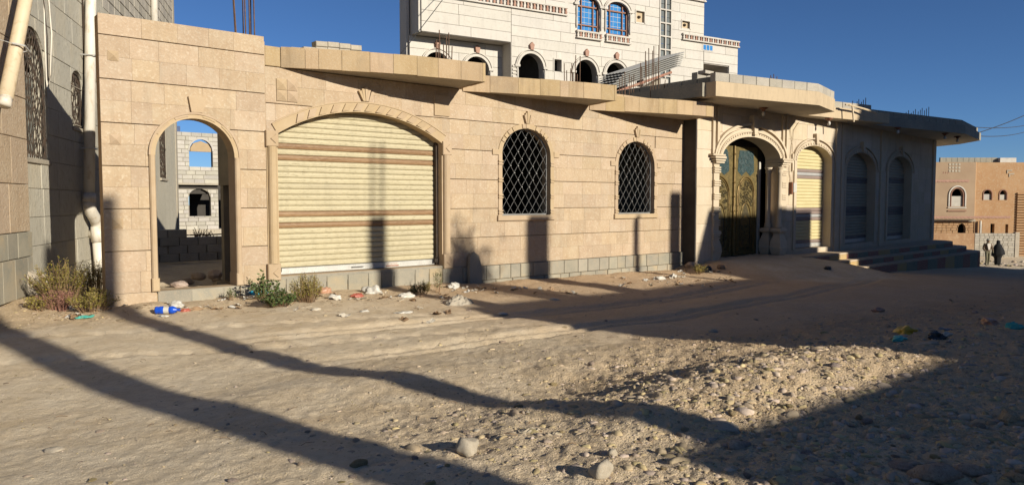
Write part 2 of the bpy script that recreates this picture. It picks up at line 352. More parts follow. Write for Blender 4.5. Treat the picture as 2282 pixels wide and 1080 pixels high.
def ground_h(x, y):
    x = np.asarray(x, float); y = np.asarray(y, float)
    h = np.interp(x, HX, HZ)
    h = h+.24*sst(-5.5, -9.5, y)*sst(13, 6, x)*(x > -50)
    h = h+.26*gauss(x, y, 12.2, -9.9, 2.4, 1.2)+.10*gauss(x, y, 7.5, -10.3, 1.5, .9)
    h = h+.13*gauss(x, y, 5.2, -8.9, 1.6, .5)-.08*gauss(x, y, 4.2, -7.7, 1.6, .5)+.06*gauss(x, y, 3.0, -6.4, 1.2, .5)
    h = h+.22*sst(2.9, 1.6, x)*sst(-1.0, .9, y)*sst(6, 3, y)+.09*gauss(x, y, 2.7, -.45, .7, .35)
    h = h+.08*sst(-1.1, -.1, y)*sst(2.2, 3, x)*sst(16, 15, x)*sst(.3, .1, y)*(.5+fbm(x*1.3, y*2, 2))
    # tyre ruts sweeping along the street
    yr = -5.4+.035*(x-7)**2*.35
    for dy in (0, .28, 1.65, 1.95): h = h-.05*np.exp(-((y-yr-dy)/.10)**2)*sst(2, 5, x)*sst(30, 20, x)
    yq = -3.3-.30*(x-1)+.02*(x-3)**2
    for dy in (0, 1.55): h = h-(.022+.012*np.sin(x*21+y*3))*np.exp(-((y-yq-dy)/.11)**2)*sst(-2, 0, x)*sst(8, 5, x)
    h = h-.10*gauss(x, y, 11, -3.4, 5, 1.0)
    # ramp in front of the gate
    dx = np.maximum(0, np.maximum(16.55-x, x-20.2)); dy = np.maximum(0, -.75-y); d = np.sqrt(dx*dx*1.4+dy*dy)
    rz = .04-.125*d-.02*d*d
    h = np.where((y < 0.3) & (x > 13), np.maximum(h, np.where(d < 3.2, rz, -9)), h)
    # yard behind the street wall, dropping away to the block building
    yard = (y > .27) & (x > 2.3+.43*np.maximum(y, 0)-.6) & (x < 32.5)
    h = np.where(yard, np.where(y < 8, .05+.25*fbm(x, y, 3), np.interp(y, [8, 10, 40], [.12, -1.6, -1.8])), h)
    rk = rocky(x, y); r0 = np.sqrt(x*x+(y+12)**2); near = sst(45, 12, r0)
    h = h+.10*fbm(x*.45, y*.45, 3)*sst(120, 20, r0)+near*(.016+.05*rk)*fbm(x*2.2, y*2.2, 4)+near*(.012+.035*rk)*fbm(x*8, y*8, 3)+sst(22, 10, r0)*(.007+.022*rk)*fbm(x*24, y*24, 2)
    return h
def gh(x, y): return float(ground_h(np.array([x]), np.array([y]))[0])
def at(px, py, dz=0):
    """the place on the ground that the photograph shows at a pixel"""
    f = Vector((math.sin(HEAD)*math.cos(PITCH), math.cos(HEAD)*math.cos(PITCH), -math.sin(PITCH)))
    r = Vector((math.cos(HEAD), -math.sin(HEAD), 0)); u = r.cross(f)
    d = f+r*((px-1141)/1650)-u*((py-540)/1650); z = 0
    for i in range(12):
        t = (z-CAM.z)/d.z; p = CAM+d*t; z = .5*z+.5*gh(p.x, p.y)
    return Vector((p.x, p.y, gh(p.x, p.y)+dz))
def atz(px, py, z):
    f = Vector((math.sin(HEAD)*math.cos(PITCH), math.cos(HEAD)*math.cos(PITCH), -math.sin(PITCH)))
    r = Vector((math.cos(HEAD), -math.sin(HEAD), 0)); d = f+r*((px-1141)/1650)-r.cross(f)*((py-540)/1650); p = CAM+d*((z-CAM.z)/d.z)
    return Vector((p.x, p.y, gh(p.x, p.y)))
def make_ground():
    ang = np.concatenate([np.linspace(-12, 92, 560, endpoint=False), np.linspace(92, 348, 90, endpoint=False)])
    rad = np.concatenate([np.geomspace(.6, 60, 860), np.geomspace(64, 1500, 26)])
    A, RR = np.meshgrid(np.radians(ang), rad)
    X = RR*np.sin(A); Y = -12+RR*np.cos(A); Z = ground_h(X, Y)
    nr, na = X.shape; v = np.stack([X.ravel(), Y.ravel(), Z.ravel()], 1)
    v = np.vstack([v, [[0, -12, gh(0, -12)]]])
    i = np.arange(nr-1)[:, None]*na; j = np.arange(na)[None]; j2 = (j+1) % na
    q = np.stack([i+j, i+na+j, i+na+j2, i+j2], -1).reshape(-1, 4)
    me = bpy.data.meshes.new('ground'); nq = len(q); c = len(v)-1
    tri = np.stack([np.full(na, c), np.arange(na), (np.arange(na)+1) % na], 1)
    me.vertices.add(len(v)); me.vertices.foreach_set('co', v.ravel())
    me.loops.add(nq*4+na*3); me.loops.foreach_set('vertex_index', np.concatenate([q.ravel(), tri.ravel()]))
    me.polygons.add(nq+na)
    me.polygons.foreach_set('loop_start', np.concatenate([np.arange(nq)*4, nq*4+np.arange(na)*3]))
    me.polygons.foreach_set('use_smooth', [True]*(nq+na)); me.update(calc_edges=True)
    at_ = me.attributes.new('rocky', 'FLOAT', 'POINT'); at_.data.foreach_set('value', np.append(rocky(X, Y).ravel(), 0))
    rd_ = np.clip(sst(4.5, 9, X+.4*Y*0)*sst(-9.5, -7, Y)*sst(34, 22, X)+.35*sst(-6, -9, Y)*sst(2, 5, X)+.5*fbm(X*.5, Y*.9, 3), 0, 1)*sst(3.5, 7.5, X)*(1-sst(16, 17, X)*sst(21.5, 20, X)*sst(-4.2, -3.0, Y))
    at2 = me.attributes.new('reddish', 'FLOAT', 'POINT'); at2.data.foreach_set('value', np.append(rd_.ravel(), 0))
    o = bpy.data.objects.new('dirt_road', me); C.objects.link(o); o['kind'] = 'structure'; return o
def ground_mat():
    m = bpy.data.materials.new('dirt'); m.use_nodes = True; nt = m.node_tree; p = nt.nodes['Principled BSDF']
    g = N(nt, 'ShaderNodeNewGeometry'); vec = g.outputs['Position']
    a = nt.nodes.new('ShaderNodeAttribute'); a.attribute_name = 'rocky'; rk = a.outputs['Fac']
    n1 = ramp(nt, noise(nt, vec, .35, 4, .6), .38, .62); n2 = ramp(nt, noise(nt, vec, 1.7, 6, .7), .4, .66)
    n3 = ramp(nt, noise(nt, vec, 14, 5, .7), .48, .66); n4 = ramp(nt, noise(nt, vec, 60, 3, .7), .55, .68)
    sand = mixc(nt, n1, (0.660, 0.535, 0.367), (0.600, 0.463, 0.296)); sand = mixc(nt, n2, sand, (0.710, 0.592, 0.425))
    rub = mixc(nt, n2, (0.470, 0.339, 0.199), (0.580, 0.439, 0.279))
    col = mixc(nt, rk, sand, rub)
    a2 = nt.nodes.new('ShaderNodeAttribute'); a2.attribute_name = 'reddish'; rm = N(nt, 'ShaderNodeMath', operation='MULTIPLY'); nt.links.new(a2.outputs['Fac'], rm.inputs[0]); rm.inputs[1].default_value = .65
    col = mixc(nt, rm.outputs[0], col, (0.500, 0.320, 0.181))
    f = N(nt, 'ShaderNodeMath', operation='MULTIPLY'); nt.links.new(n3, f.inputs[0]); f.inputs[1].default_value = .4
    col = mixc(nt, f.outputs[0], col, (0.400, 0.301, 0.190))
    f = N(nt, 'ShaderNodeMath', operation='MULTIPLY'); nt.links.new(n4, f.inputs[0]); f.inputs[1].default_value = .5
    col = mixc(nt, f.outputs[0], col, (0.720, 0.602, 0.434))
    nt.links.new(col, p.inputs['Base Color']); p.inputs['Roughness'].default_value = .97; p.inputs['Specular IOR Level'].default_value = .1
    s = N(nt, 'ShaderNodeMath', operation='ADD')
    nt.links.new(noise(nt, vec, 22, 7, .75), s.inputs[0]); nt.links.new(noise(nt, vec, 90, 3, .7), s.inputs[1])
    s2 = N(nt, 'ShaderNodeMath', operation='MULTIPLY_ADD'); nt.links.new(noise(nt, vec, 5, 6, .7), s2.inputs[0]); s2.inputs[1].default_value = 1.6; nt.links.new(s.outputs[0], s2.inputs[2])
    vo = N(nt, 'ShaderNodeTexVoronoi'); vo.inputs['Scale'].default_value = 38; nt.links.new(vec, vo.inputs[0])
    vr = ramp(nt, vo.outputs[0], .0, .45); s3 = N(nt, 'ShaderNodeMath', operation='MULTIPLY_ADD'); nt.links.new(vr, s3.inputs[0])
    mr = N(nt, 'ShaderNodeMath', operation='MULTIPLY'); nt.links.new(rk, mr.inputs[0]); mr.inputs[1].default_value = -.8; nt.links.new(mr.outputs[0], s3.inputs[1]); nt.links.new(s2.outputs[0], s3.inputs[2])
    bp = N(nt, 'ShaderNodeBump'); bp.inputs['Distance'].default_value = .03; bp.inputs['Strength'].default_value = .6
    nt.links.new(s3.outputs[0], bp.inputs['Height']); nt.links.new(bp.outputs[0], p.inputs['Normal']); return m
g_ = make_ground(); g_.data.materials.append(ground_mat())

# ------------------------------------------------------------------ the golden stone street wall
F1 = frame('stone_building', (0, 0), 90, 'long golden limestone building with an empty arched doorway and a wide cream roller shutter', 'building', base=(2.36, 0, 0))
A1 = (3.07, 4.25, .24, 2.29, 2.87, 'ell'); A2 = (4.97, 8.27, .34, 2.72, 3.19, 'seg')
W1 = (9.79, 11.16, 1.30, 2.58, 3.14, 'ell'); W2 = (13.37, 14.72, 1.29, 2.46, 3.05, 'ell')
# left pier and arch: bands of two courses
zl = [.24, .555] + [.555+.3115*i for i in range(1, 12)]; zl = [.24+.3145*i for i in range(13)]; zl = zl[:-1]+[3.99, 4.28]
zl = sorted(set(round(z, 3) for z in zl if z <= 3.96 or z >= 3.99)); zl = [z for z in zl if not (3.7 < z < 3.98)]+[]
zl = [.24]+[.87-.315]+[.87+.312*i for i in range(10)]+[3.99, 4.28]; zl = sorted(set(round(z, 3) for z in zl)); zl = [z for i, z in enumerate(zl) if i == 0 or z-zl[i-1] > .12]
stone_wall(F1, 2.36, 4.775, zl, [(A1[0], A1[1], .24, A1[3], A1[4], 'ell')], .36, .60, -.004, .035, M_ST, 11, groove=lambda k: k % 2 == 1, joint=.0012, jit=.0018, bev=.0022)
zm = [.28]+[.28+.294*i for i in range(1, 13)]; zm = [z for z in zm if z < 3.80]+[3.82]
stone_wall(F1, 4.785, 15.9, zm, [A2, W1, W2], .40, .66, -.002, .035, M_ST, 12, groove=lambda k: k % 2 == 1, joint=.0012, jit=.0018, bev=.0022,
           skip=lambda x, z: (A2[0] < x < A2[1] and z < A2[2]))
MB().box(4.775, 4.785, .002, .03, .28, 4.2).build('pier_edge', M_STT, F1)
core_wall(F1, 2.37, 4.78, .0, 4.27, [A1], .03, .26, M_CORE)
core_wall(F1, 4.78, 15.9, .0, 4.14, [A2, W1, W2], .033, .26, M_CORE)
stone_wall(F1, 4.785, 15.9, [3.82, 4.145], [], .45, .7, .0, .033, M_FAS, 15, name='parapet_stone', joint=.003)
# left flank of the pier
# plinth of grey basalt
def plinth(x0, x1, zt, proj, seed, rows=((-.6, None),), wmin=.26, wmax=.5, op=None):
    r = random.Random(seed)
    for z0, z1 in rows:
        xs = [x0]
        while xs[-1] < x1-.3: xs.append(xs[-1]+r.uniform(wmin, wmax))
        xs[-1] = x1
        for a, b in zip(xs, xs[1:]):
            MB().stone(a+.006, b-.006, proj+r.uniform(-.006, .004), .05, z0+.006, (zt if z1 is None else z1)-.004, .008).build('plinth_stone', M_PL, F1)
MB().box(2.38, 15.9, -.012, .04, -.8, .2).build('plinth_core', M_CORE, F1)
stone_wall(F1, 2.36, 3.05, [-.35, .02, .24], [], .4, .6, -.015, .05, M_ST, 5)
plinth(3.05, 4.75, .235, -.035, 2, ((-.25, .235),))
plinth(4.75, 8.75, .30, -.045, 3, ((-.06, .30),)); plinth(4.75, 8.75, .30, -.05, 31, ((-.42, -.06),))
plinth(8.75, 15.92, .275, -.045, 4, ((-.02, .275),)); plinth(8.75, 15.92, .3, -.05, 5, ((-.36, -.02),)); plinth(9, 15.92, .3, -.055, 51, ((-.7, -.36),))
MB().box(3.06, 4.26, -.03, .27, .0, .238).build('door_sill', M_PL, F1)
MB().box(4.9, 8.35, -.03, .30, .2, .335).build('shutter_sill', M_CON, F1)
# arch 1 trim: raised ring, jamb rolls, keystone, small inset tablets
def ring(op, w, y0, y1, m, par, name='arch_trim', n=28, full=True, inner=0):
    a = arch_pts(op, inner, n, full); b = arch_pts(op, inner+w, n, full)
    return MB().strip_y(a, b, y0, y1).build(name, m, par)
ring(A1, .085, -.035, .262, M_STT, F1, full=False); 
ring(A1, .03, -.05, -.03, M_STT, F1, full=False, inner=.065, name='arch_moulding')
for s, x in ((-1, A1[0]), (1, A1[1])):
    xx = sorted((x, x+s*.085))
    mb = MB(); mb.box(xx[0], xx[1], -.02, .262, .42, A1[3]); mb.tube([(x+s*.045, -.02, .42), (x+s*.045, -.02, A1[3])], .045, 10); mb.build('door_jamb', M_STT, F1)
    MB().stone(xx[0]-.012, xx[1]+.012, -.07, .262, .24, .44, .015).build('jamb_foot', M_STT, F1)
MB().prism_y([(3.60, 2.965), (3.77, 2.965), (3.82, 3.2), (3.70, 3.235), (3.56, 3.2)], -.055, .02).build('keystone', M_STT, F1)
xc = (A1[0]+A1[1])/2
for a0, a1 in ((30, 52), (62, 80), (100, 118), (128, 150)):
    o = MB(); n = 5; pin = [(xc+.625*math.cos(R(a0+(a1-a0)*i/n)), A1[3]+.61*math.sin(R(a0+(a1-a0)*i/n))) for i in range(n+1)]
    po = [(xc+.655*math.cos(R(a0+(a1-a0)*i/n)), A1[3]+.64*math.sin(R(a0+(a1-a0)*i/n))) for i in range(n+1)]
    o.strip_y(pin, po, -.046, -.03); o.build('arch_tablet', M_STT, F1)
# pyramid studs
def pyramid(x, z, s, y=-.01, d=.05, m=M_STT, name='diamond_stud'):
    mb = MB(); mb.add([(x, y, z), (x+s, y, z), (x+s, y, z+s), (x, y, z+s), (x+s/2, y-d, z+s/2), (x, y+.03, z), (x+s, y+.03, z), (x+s, y+.03, z+s), (x, y+.03, z+s)],
        [(0, 1, 4), (1, 2, 4), (2, 3, 4), (3, 0, 4), (0, 5, 6, 1), (1, 6, 7, 2), (2, 7, 8, 3), (3, 8, 5, 0)]); return mb.build(name, m, F1)
for z in (3.62, 2.42, 1.20): pyramid(2.47, z, .145)
for dx in (0, .185):
    for dz in (0, .185): pyramid(4.97+dx, 3.26+dz, .18, -.02); 
MB().box(8.10, 8.46, -.03, .0, 3.25, 3.64).build('corner_tablet', M_STT, F1)
# shutter arch: segmental surround of carved blocks
ring(A2, .165, -.03, .262, M_STT, F1, full=False, n=30)
a = arch_pts(A2, .165, 30, False); b = arch_pts(A2, .185, 30, False); MB().strip_y(a, b, -.042, .0).build('arch_moulding', M_STT, F1)
RR = ((1.65)**2+.47**2)/(2*.47); zc = A2[4]-RR; xc = 6.62
for i in range(13):
    t = R(-25.0+i*4.05+1.2)
    def pt(rr, tt): return (xc+rr*math.sin(tt), zc+rr*math.cos(tt))
    sh = R(1.2); q = [pt(RR+.02, t-R(1.2)), pt(RR+.145, t+sh*.3), pt(RR+.145, t+sh*.3+R(2.6)), pt(RR+.02, t+R(1.5))]
    mb = MB(); v = [(x, -.032, z) for x, z in q]; v2 = [(q[0][0], -.062, q[0][1]), (q[1][0], -.062, q[1][1]), (q[2][0], -.035, q[2][1]), (q[3][0], -.035, q[3][1])]
    mb.add(v+v2, [(4, 5, 6, 7), (0, 1, 5, 4), (1, 2, 6, 5), (2, 3, 7, 6), (3, 0, 4, 7)]); mb.build('arch_carving', M_STT, F1)
def fan(x, z, h, w, n=5):
    for i in range(n):
        t0, t1 = -1+2*i/n+.02, -1+2*(i+1)/n-.02
        hh = h*(1-.32*abs((t0+t1)/2))
        mb = MB().prism_y([(x+t0*w*.42, z), (x+t1*w*.42, z), (x+t1*w, z+hh-.02*abs(t1)), (x+t0*w, z+hh-.02*abs(t0))], -.06+.008*(i % 2), .0); mb.build('fan_keystone', M_STT, F1)
fan(6.62, 3.385, .26, .16)
for s, x in ((-1, A2[0]), (1, A2[1])):
    xx = sorted((x, x+s*.19)); xm = x+s*.10
    MB().stone(xx[0]-(.0 if s > 0 else .02), xx[1]+(.02 if s > 0 else 0), -.07, .262, 2.50, 2.76, .012).build('jamb_capital', M_STT, F1)
    mb = MB(); mb.box(xx[0], xx[1], -.015, .262, .56, 2.50); mb.tube([(xm, -.025, .56), (xm, -.025, 2.5)], .075, 14); mb.build('jamb_column', M_STT, F1)
    MB().stone(xx[0]-(.0 if s > 0 else .03), xx[1]+(.03 if s > 0 else 0), -.085, .262, .28, .56, .012).build('jamb_foot', M_STT, F1)
    for z in (2.56, .34):
        mb = MB(); r_ = .012; yy = -.075 if z > 1 else -.09
        mb.tube([(xm+.05, yy, z+.14), (xm-.035, yy, z+.07), (xm+.05, yy, z)], r_, 5); mb.build('chevron', M_STT, F1)
# window surrounds with notched jamb blocks
def win_surround(op):
    xa, xb, zb, zs_, zt, _ = op; xc = (xa+xb)/2; hw = (xb-xa)/2
    ring(op, .10, -.02, .262, M_STT, F1, full=False, n=24)
    for a0 in (32, 42, 52, 64, 86, 94, 116, 128, 138, 148):
        t = R(a0); t2 = R(a0+7); rr = zt-zs_
        q = [(xc+(hw+.01)*math.cos(t), zs_+(rr+.01)*math.sin(t)), (xc+(hw+.10)*math.cos(t), zs_+(rr+.10)*math.sin(t)), (xc+(hw+.10)*math.cos(t2), zs_+(rr+.10)*math.sin(t2)), (xc+(hw+.01)*math.cos(t2), zs_+(rr+.01)*math.sin(t2))]
        MB().prism_y(q, -.04, -.018).build('voussoir', M_STT, F1)
    for s, x in ((-1, xa), (1, xb)):
        xx = sorted((x, x+s*.10)); MB().box(xx[0], xx[1], -.022, .262, zb, zs_).build('window_jamb', M_STT, F1)
        for z in (zb+.03, zb+.36, zb+.70, zs_-.22):
            for dz in (0, .055): MB().box(xx[0]-.004, xx[1]+.012, -.042, -.02, z+dz, z+dz+.03).build('jamb_block', M_STT, F1)
        x2 = sorted((x+s*.10, x+s*.26)); MB().box(x2[0], x2[1], -.03, .01, zs_-.02, zs_+.09).build('impost', M_STT, F1)
    MB().stone(xa-.13, xb+.13, -.05, .262, zb-.11, zb, .01).build('window_sill', M_STT, F1)
    fan(xc, zt+.10, .27, .11, 5)
    # lattice grille
    fr = MB(); a = arch_pts(op, -.03, 24); b = arch_pts(op, 0, 24); fr.strip_y(a, b, .09, .12); fr.box(xa, xb, .09, .12, zb, zb+.03)
    g = fr.build('window_grille', M_IRON, F1)
    bars = MB(); nod = MB(); sx = .105; sz = .15; H = zt-zb
    def inside(x, z): return xa < x < xb and zb < z < (arch_z(x, op) if z > zs_ else 99)
    for sgn in (1, -1):
        k = -40
        while k < 60:
            pts = []; 
            for i in range(120):
                z = zb+i*H/119; x = xa+k*sx*2+sgn*(z-zb)*sx/sz
                if inside(x, z): pts.append((x, z))
            if len(pts) > 3: bars.tube([(pts[0][0], .10+.008*sgn, pts[0][1]), (pts[-1][0], .10+.008*sgn, pts[-1][1])], .0042, 4)
            k += .5 if False else 1
    bars.build('lattice_bars', M_IRON, g)
    cz = zb+(zt-zb)*.48
    for i in range(-4, 5):
        for j in range(-4, 5):
            if abs(i)+abs(j) <= 4 and (i+j) % 2 == 0:
                x = xc+i*sx*.92; z = cz+j*sz*1.0
                # snap to a crossing
                kx = round((x-xa)/sx); kz = round((z-zb)/sz)
                if (kx+kz) % 2: kz += 1
                nod.lathe((xa+kx*sx, .085, zb+kz*sz-.012), [(.001, 0), (.014, .005), (.014, .019), (.001, .024)], 6)
    nod.build('lattice_studs', M_GAL, g)
    return g
win_surround(W1); win_surround(W2)
# roller shutter
sh = group_empty('roller_shutter', F1, 'cream roller shutter with brown wood patterned bands')
M_SHC2 = mat('yellow_cream_slat', (.50, .43, .24), (.55, .48, .28), sc=3, rough=.55, bump=.1)
def slats(par, op, zs, y, mats, tilt=.014):
    for z0, z1, m in zs:
        top = z1; xa, xb = op[0]+.005, op[1]-.005
        # clip to the arch: the slat runs as wide as the opening behind the arch
        mb = MB(); d = .02; pts = [(y, z0), (y-d*.9, z0+(z1-z0)*.12), (y-d*1.2, z0+(z1-z0)*.5), (y-d*.9, z0+(z1-z0)*.85), (y+.004, z1-.006), (y+.004, z1)]
        n = len(pts); mb.add([(xa, p[0], p[1]) for p in pts]+[(xb, p[0], p[1]) for p in pts], [(i, i+n, i+1+n, i+1) for i in range(n-1)])
        mb.build('slat', m, par, smooth=False)
zz = .46; L = []; i = 0
brown = lambda z: (2.33 <= z < 2.41) or (2.50 <= z < 2.585) or (1.05 < z < 1.16) or (1.245 < z < 1.345)
while zz < 3.2:
    L.append((zz, zz+.0965, M_SHC)); zz += .0965
def setm(lo): 
    k = min(range(len(L)), key=lambda i: abs((L[i][0]+L[i][1])/2-lo)); L[k] = (L[k][0], L[k][1], M_SHB)
for z in (1.14, 1.335, 2.37, 2.56): setm(z)
slats(sh, (4.93, 8.31), L, .235, None)
MB().stone(4.97, 8.27, .185, .25, .345, .455, .01).build('bottom_rail', M_GAL, sh)
mb = MB(); mb.box(7.10, 7.42, .179, .184, .365, .445, 0); 
mb.build('maker_plate', M_WPL, sh)
mb = MB(); mb.box(7.12, 7.40, .176, .1785, .370, .395, 0)
for k in range(9): mb.box(7.14+.028*k, 7.155+.028*k, .176, .1785, .41+.006*(k % 3), .428+.004*(k % 2), 0)
mb.build('plate_print', M_RED, sh)
MB().tube([(6.40, .18, .40), (6.42, .15, .405), (6.62, .15, .405), (6.64, .18, .40)], .01, 6).build('handle', M_IRON, sh)
for x in (5.02, 8.21):
    mb = MB(); mb.box(x-.035, x+.035, .10, .145, .40, .47); mb.tube([(x-.02, .12, .47), (x-.02, .12, .50), (x+.02, .12, .50), (x+.02, .12, .47)], .006, 5); mb.build('padlock', M_DIRON, sh)
MB().box(8.225, 8.27, .12, .2, .345, 2.75).build('guide_channel', M_DIRON, sh); MB().box(4.97, 4.985, .12, .2, .345, 2.75).build('guide_channel', M_GAL, sh)
# canopies: wedge-shaped slabs
def canopy(pts, z0, z1, seed, stones=True):
    """pts: plan outline of the front edge from the wall out and back; fascia stones along it"""
    r = random.Random(seed); poly = [(pts[0][0], .2)]+pts+[(pts[-1][0], .2)]
    core = [(x, y+.045) if 0 < i < len(poly)-1 else (x, y) for i, (x, y) in enumerate(poly)]
    sl = MB().prism_z(core, z0, z1-.02).build('canopy_slab', M_CONL, F1)
    for (ax, ay), (bx, by) in zip(pts, pts[1:]):
        Ls = math.hypot(bx-ax, by-ay); t = 0; ux, uy = (bx-ax)/Ls, (by-ay)/Ls; nx, ny = uy, -ux
        if ny > 0 and abs(ux) > .3: nx, ny = -nx, -ny
        while t < Ls-.01:
            wd = min(r.uniform(.36, .58), Ls-t); wd = Ls-t if Ls-t-wd < .15 else wd
            a, b = t+.003, t+wd-.003; th = .045; jj = r.uniform(0, .004)
            P = [(ax+ux*a+nx*jj, ay+uy*a+ny*jj), (ax+ux*b+nx*jj, ay+uy*b+ny*jj), (ax+ux*b-nx*th, ay+uy*b-ny*th), (ax+ux*a-nx*th, ay+uy*a-ny*th)]
            MB().prism_z(P, z0-.012+r.uniform(-.004, .006), z1+r.uniform(-.003, .006)).build('fascia_stone', M_FAS, F1); t += wd
    return sl
canopy([(5.05, -.02), (5.6, -.28), (6.4, -.58), (7.2, -.82), (8.5, -1.03), (8.56, -1.03), (8.72, .0)], 3.82, 4.15, 1)
canopy([(8.78, -.02), (9.9, -.40), (11.0, -.75), (12.14, -1.0), (12.20, -1.0), (12.36, .0)], 3.79, 4.11, 2)
canopy([(12.38, -.02), (13.6, -.45), (14.6, -.78), (15.72, -1.0), (15.77, -1.0), (15.88, .0)], 3.70, 4.03, 3)
# room behind: roof slab, back wall, partition
MB().box(4.86, 8.7, .262, 2.75, 3.95, 4.12).build('roof_slab', M_CONL, F1); MB().box(8.7, 15.88, .262, 6.2, 3.95, 4.12).build('roof_slab', M_CONL, F1)
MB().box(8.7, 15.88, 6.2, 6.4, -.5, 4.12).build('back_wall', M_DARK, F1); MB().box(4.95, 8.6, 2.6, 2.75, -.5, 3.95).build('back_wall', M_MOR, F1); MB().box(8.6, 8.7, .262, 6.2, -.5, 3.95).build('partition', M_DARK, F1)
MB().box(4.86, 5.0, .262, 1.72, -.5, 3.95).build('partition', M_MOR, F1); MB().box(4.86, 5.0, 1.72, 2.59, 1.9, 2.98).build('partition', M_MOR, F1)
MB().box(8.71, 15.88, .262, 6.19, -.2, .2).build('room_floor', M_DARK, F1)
# curved parapet of blocks above the first canopy
r = random.Random(4)
for i in range(8):
    x = 5.5+i*.245; z = 4.24+.19*math.sin(min(1, i/6)*PI/2)
    for k in range(2 if i > 3 else 1):
        o = MB().stone(-.12, .12, -.1, .1, 0, .17 if k == 0 else .10, .01).build('parapet_block', M_CONL, F1); o.data.transform(Matrix.Translation((2.36, 0, 0))); o.location = (x-2.36, 1.5, z+.18*k-.02); o.rotation_euler = (0, -.06, 0)
MB().box(5.4, 7.4, 1.4, 1.6, 4.1, 4.26).build('parapet_core', M_CONL, F1)
def rods(par, lst, m=M_RUST, r_=.011, name='rebar'):
    for (x, y, z0, z1, dx, dy) in lst:
        MB().tube([(x, y, z0), (x+dx*.5, y+dy*.4, (z0+z1)/2), (x+dx, y+dy, z1)], r_, 5).build(name, m, par)
r = random.Random(8)
rods(F1, [(4.60+.02*i, .7+.1*(i % 2), 4.0, 6.1, -.10+.01*i, 0) for i in range(2)]+[(4.74, .8, 4.0, 6.1, .0, 0), (4.75, .7, 4.0, 5.5, -.02, 0), (4.87, .8, 4.0, 6.2, .01, .0), (4.90, .7, 4.0, 6.2, -.02, 0), (4.885, .9, 4.0, 6.0, .0, 0)], r_=.012)
rods(F1, [(8.42+.065*i+r.uniform(-.02, .02), .4, 4.0, z, r.uniform(-.04, .04), 0) for i, z in enumerate((4.80, 4.72, 5.0, 4.74, 4.9, 4.98, 4.72))])
rods(F1, [(12.0+.08*i+r.uniform(-.02, .02), .4, 4.0, z, r.uniform(-.03, .03), 0) for i, z in enumerate((4.75, 4.6, 4.66, 4.78, 4.98, 4.55, 4.98))])
rods(F1, [(14.75+.09*i+r.uniform(-.03, .03), 1.2, 4.0, z, r.uniform(-.05, .05), 0) for i, z in enumerate((4.8, 4.9, 4.85, 5.0, 4.95, 4.9, 4.98))])
rods(F1, [(15.15+.11*i, .5, 4.0, z, r.uniform(-.02, .02), 0) for i, z in enumerate((4.6, 4.7, 4.65, 4.95))]+[(15.6, .5, 4.0, 4.78, .16, 0)])

# ------------------------------------------------------------------ cream shop house with the gilded gate
YF = -.41
F2 = frame('shop_house', (0, 0), 90, 'cream stone shop house with a gilded double gate and deep stepped concrete canopy', 'building', base=(15.92, YF, 0))
G = (16.95, 19.86, -.05, 2.72, 3.37, 'ell'); S1 = (20.82, 22.95, .15, 2.80, 3.30, 'ell')
zc2 = [-.45+.485*i for i in range(10)]+[4.16]; zc2 = sorted(zc2); zc2 = [z for i, z in enumerate(zc2) if i == len(zc2)-1 or zc2[i+1]-z > .1]
stone_wall(F2, 15.93, 23.50, zc2, [(G[0], G[1], -9, G[3], G[4], 'ell'), (S1[0], S1[1], .15, S1[3], S1[4], 'ell')], .7, 1.1, YF, .05, M_CR, 21, joint=.008, bev=.006)
core_wall(F2, 15.94, 23.50, -.6, 4.15, [(G[0], G[1], -9, G[3], G[4], 'ell'), S1], YF+.012, YF+.42, M_CRT)
# flank facing the first building: concrete side, runs back, with a corner return coloured near-black for shade
MB().box(15.925, 16.15, YF+.42, 9, -.6, 4.58).build('side_wall', M_CON, F2)
MB().box(15.895, 15.93, YF+.01, .0, -.6, 4.11).build('corner_return', M_DARK, F2)  # shade of this face turned from the sun, put into its colour
# shaded end wall turned five degrees
A5 = R(90-85.2); ca, sa = math.cos(A5), math.sin(A5)
F3 = Sub(F2, (23.52, YF), 85.2)
S2 = (.50, 3.12, .17, 2.62, 3.24, 'ell'); S3 = (4.42, 6.98, .14, 2.68, 3.28, 'ell')
stone_wall(F3, .0, 9.98, zc2, [(S2[0], S2[1], .17, S2[3], S2[4], 'ell'), (S3[0], S3[1], .14, S3[3], S3[4], 'ell')], .7, 1.1, 0, .05, M_CR, 22, joint=.008, bev=.006)
core_wall(F3, .0, 9.96, -1.2, 4.15, [S2, S3], .012, .42, M_CRT)
MB().box(9.9, 10.0, .0, 8, -1.6, 4.15).build('end_wall', M_CRT, F3)
MB().box(.0, 9.9, 6, 6.2, -1.6, 4.1).build('back_wall', M_DARK, F3); MB().box(16.2, 23.6, 5.5, 5.7, -1.6, 4.1).build('back_wall', M_DARK, F2)
for xx in ((.06, .30), (3.6, 3.95), (9.60, 9.92)):
    MB().stone(xx[0], xx[1], -.06, .02, .0, 4.1, .01).build('pilaster', M_CRT, F3)
MB().stone(23.20, 23.50, YF-.055, YF+.02, -.05, 4.1, .01).build('pilaster', M_CRT, F2)
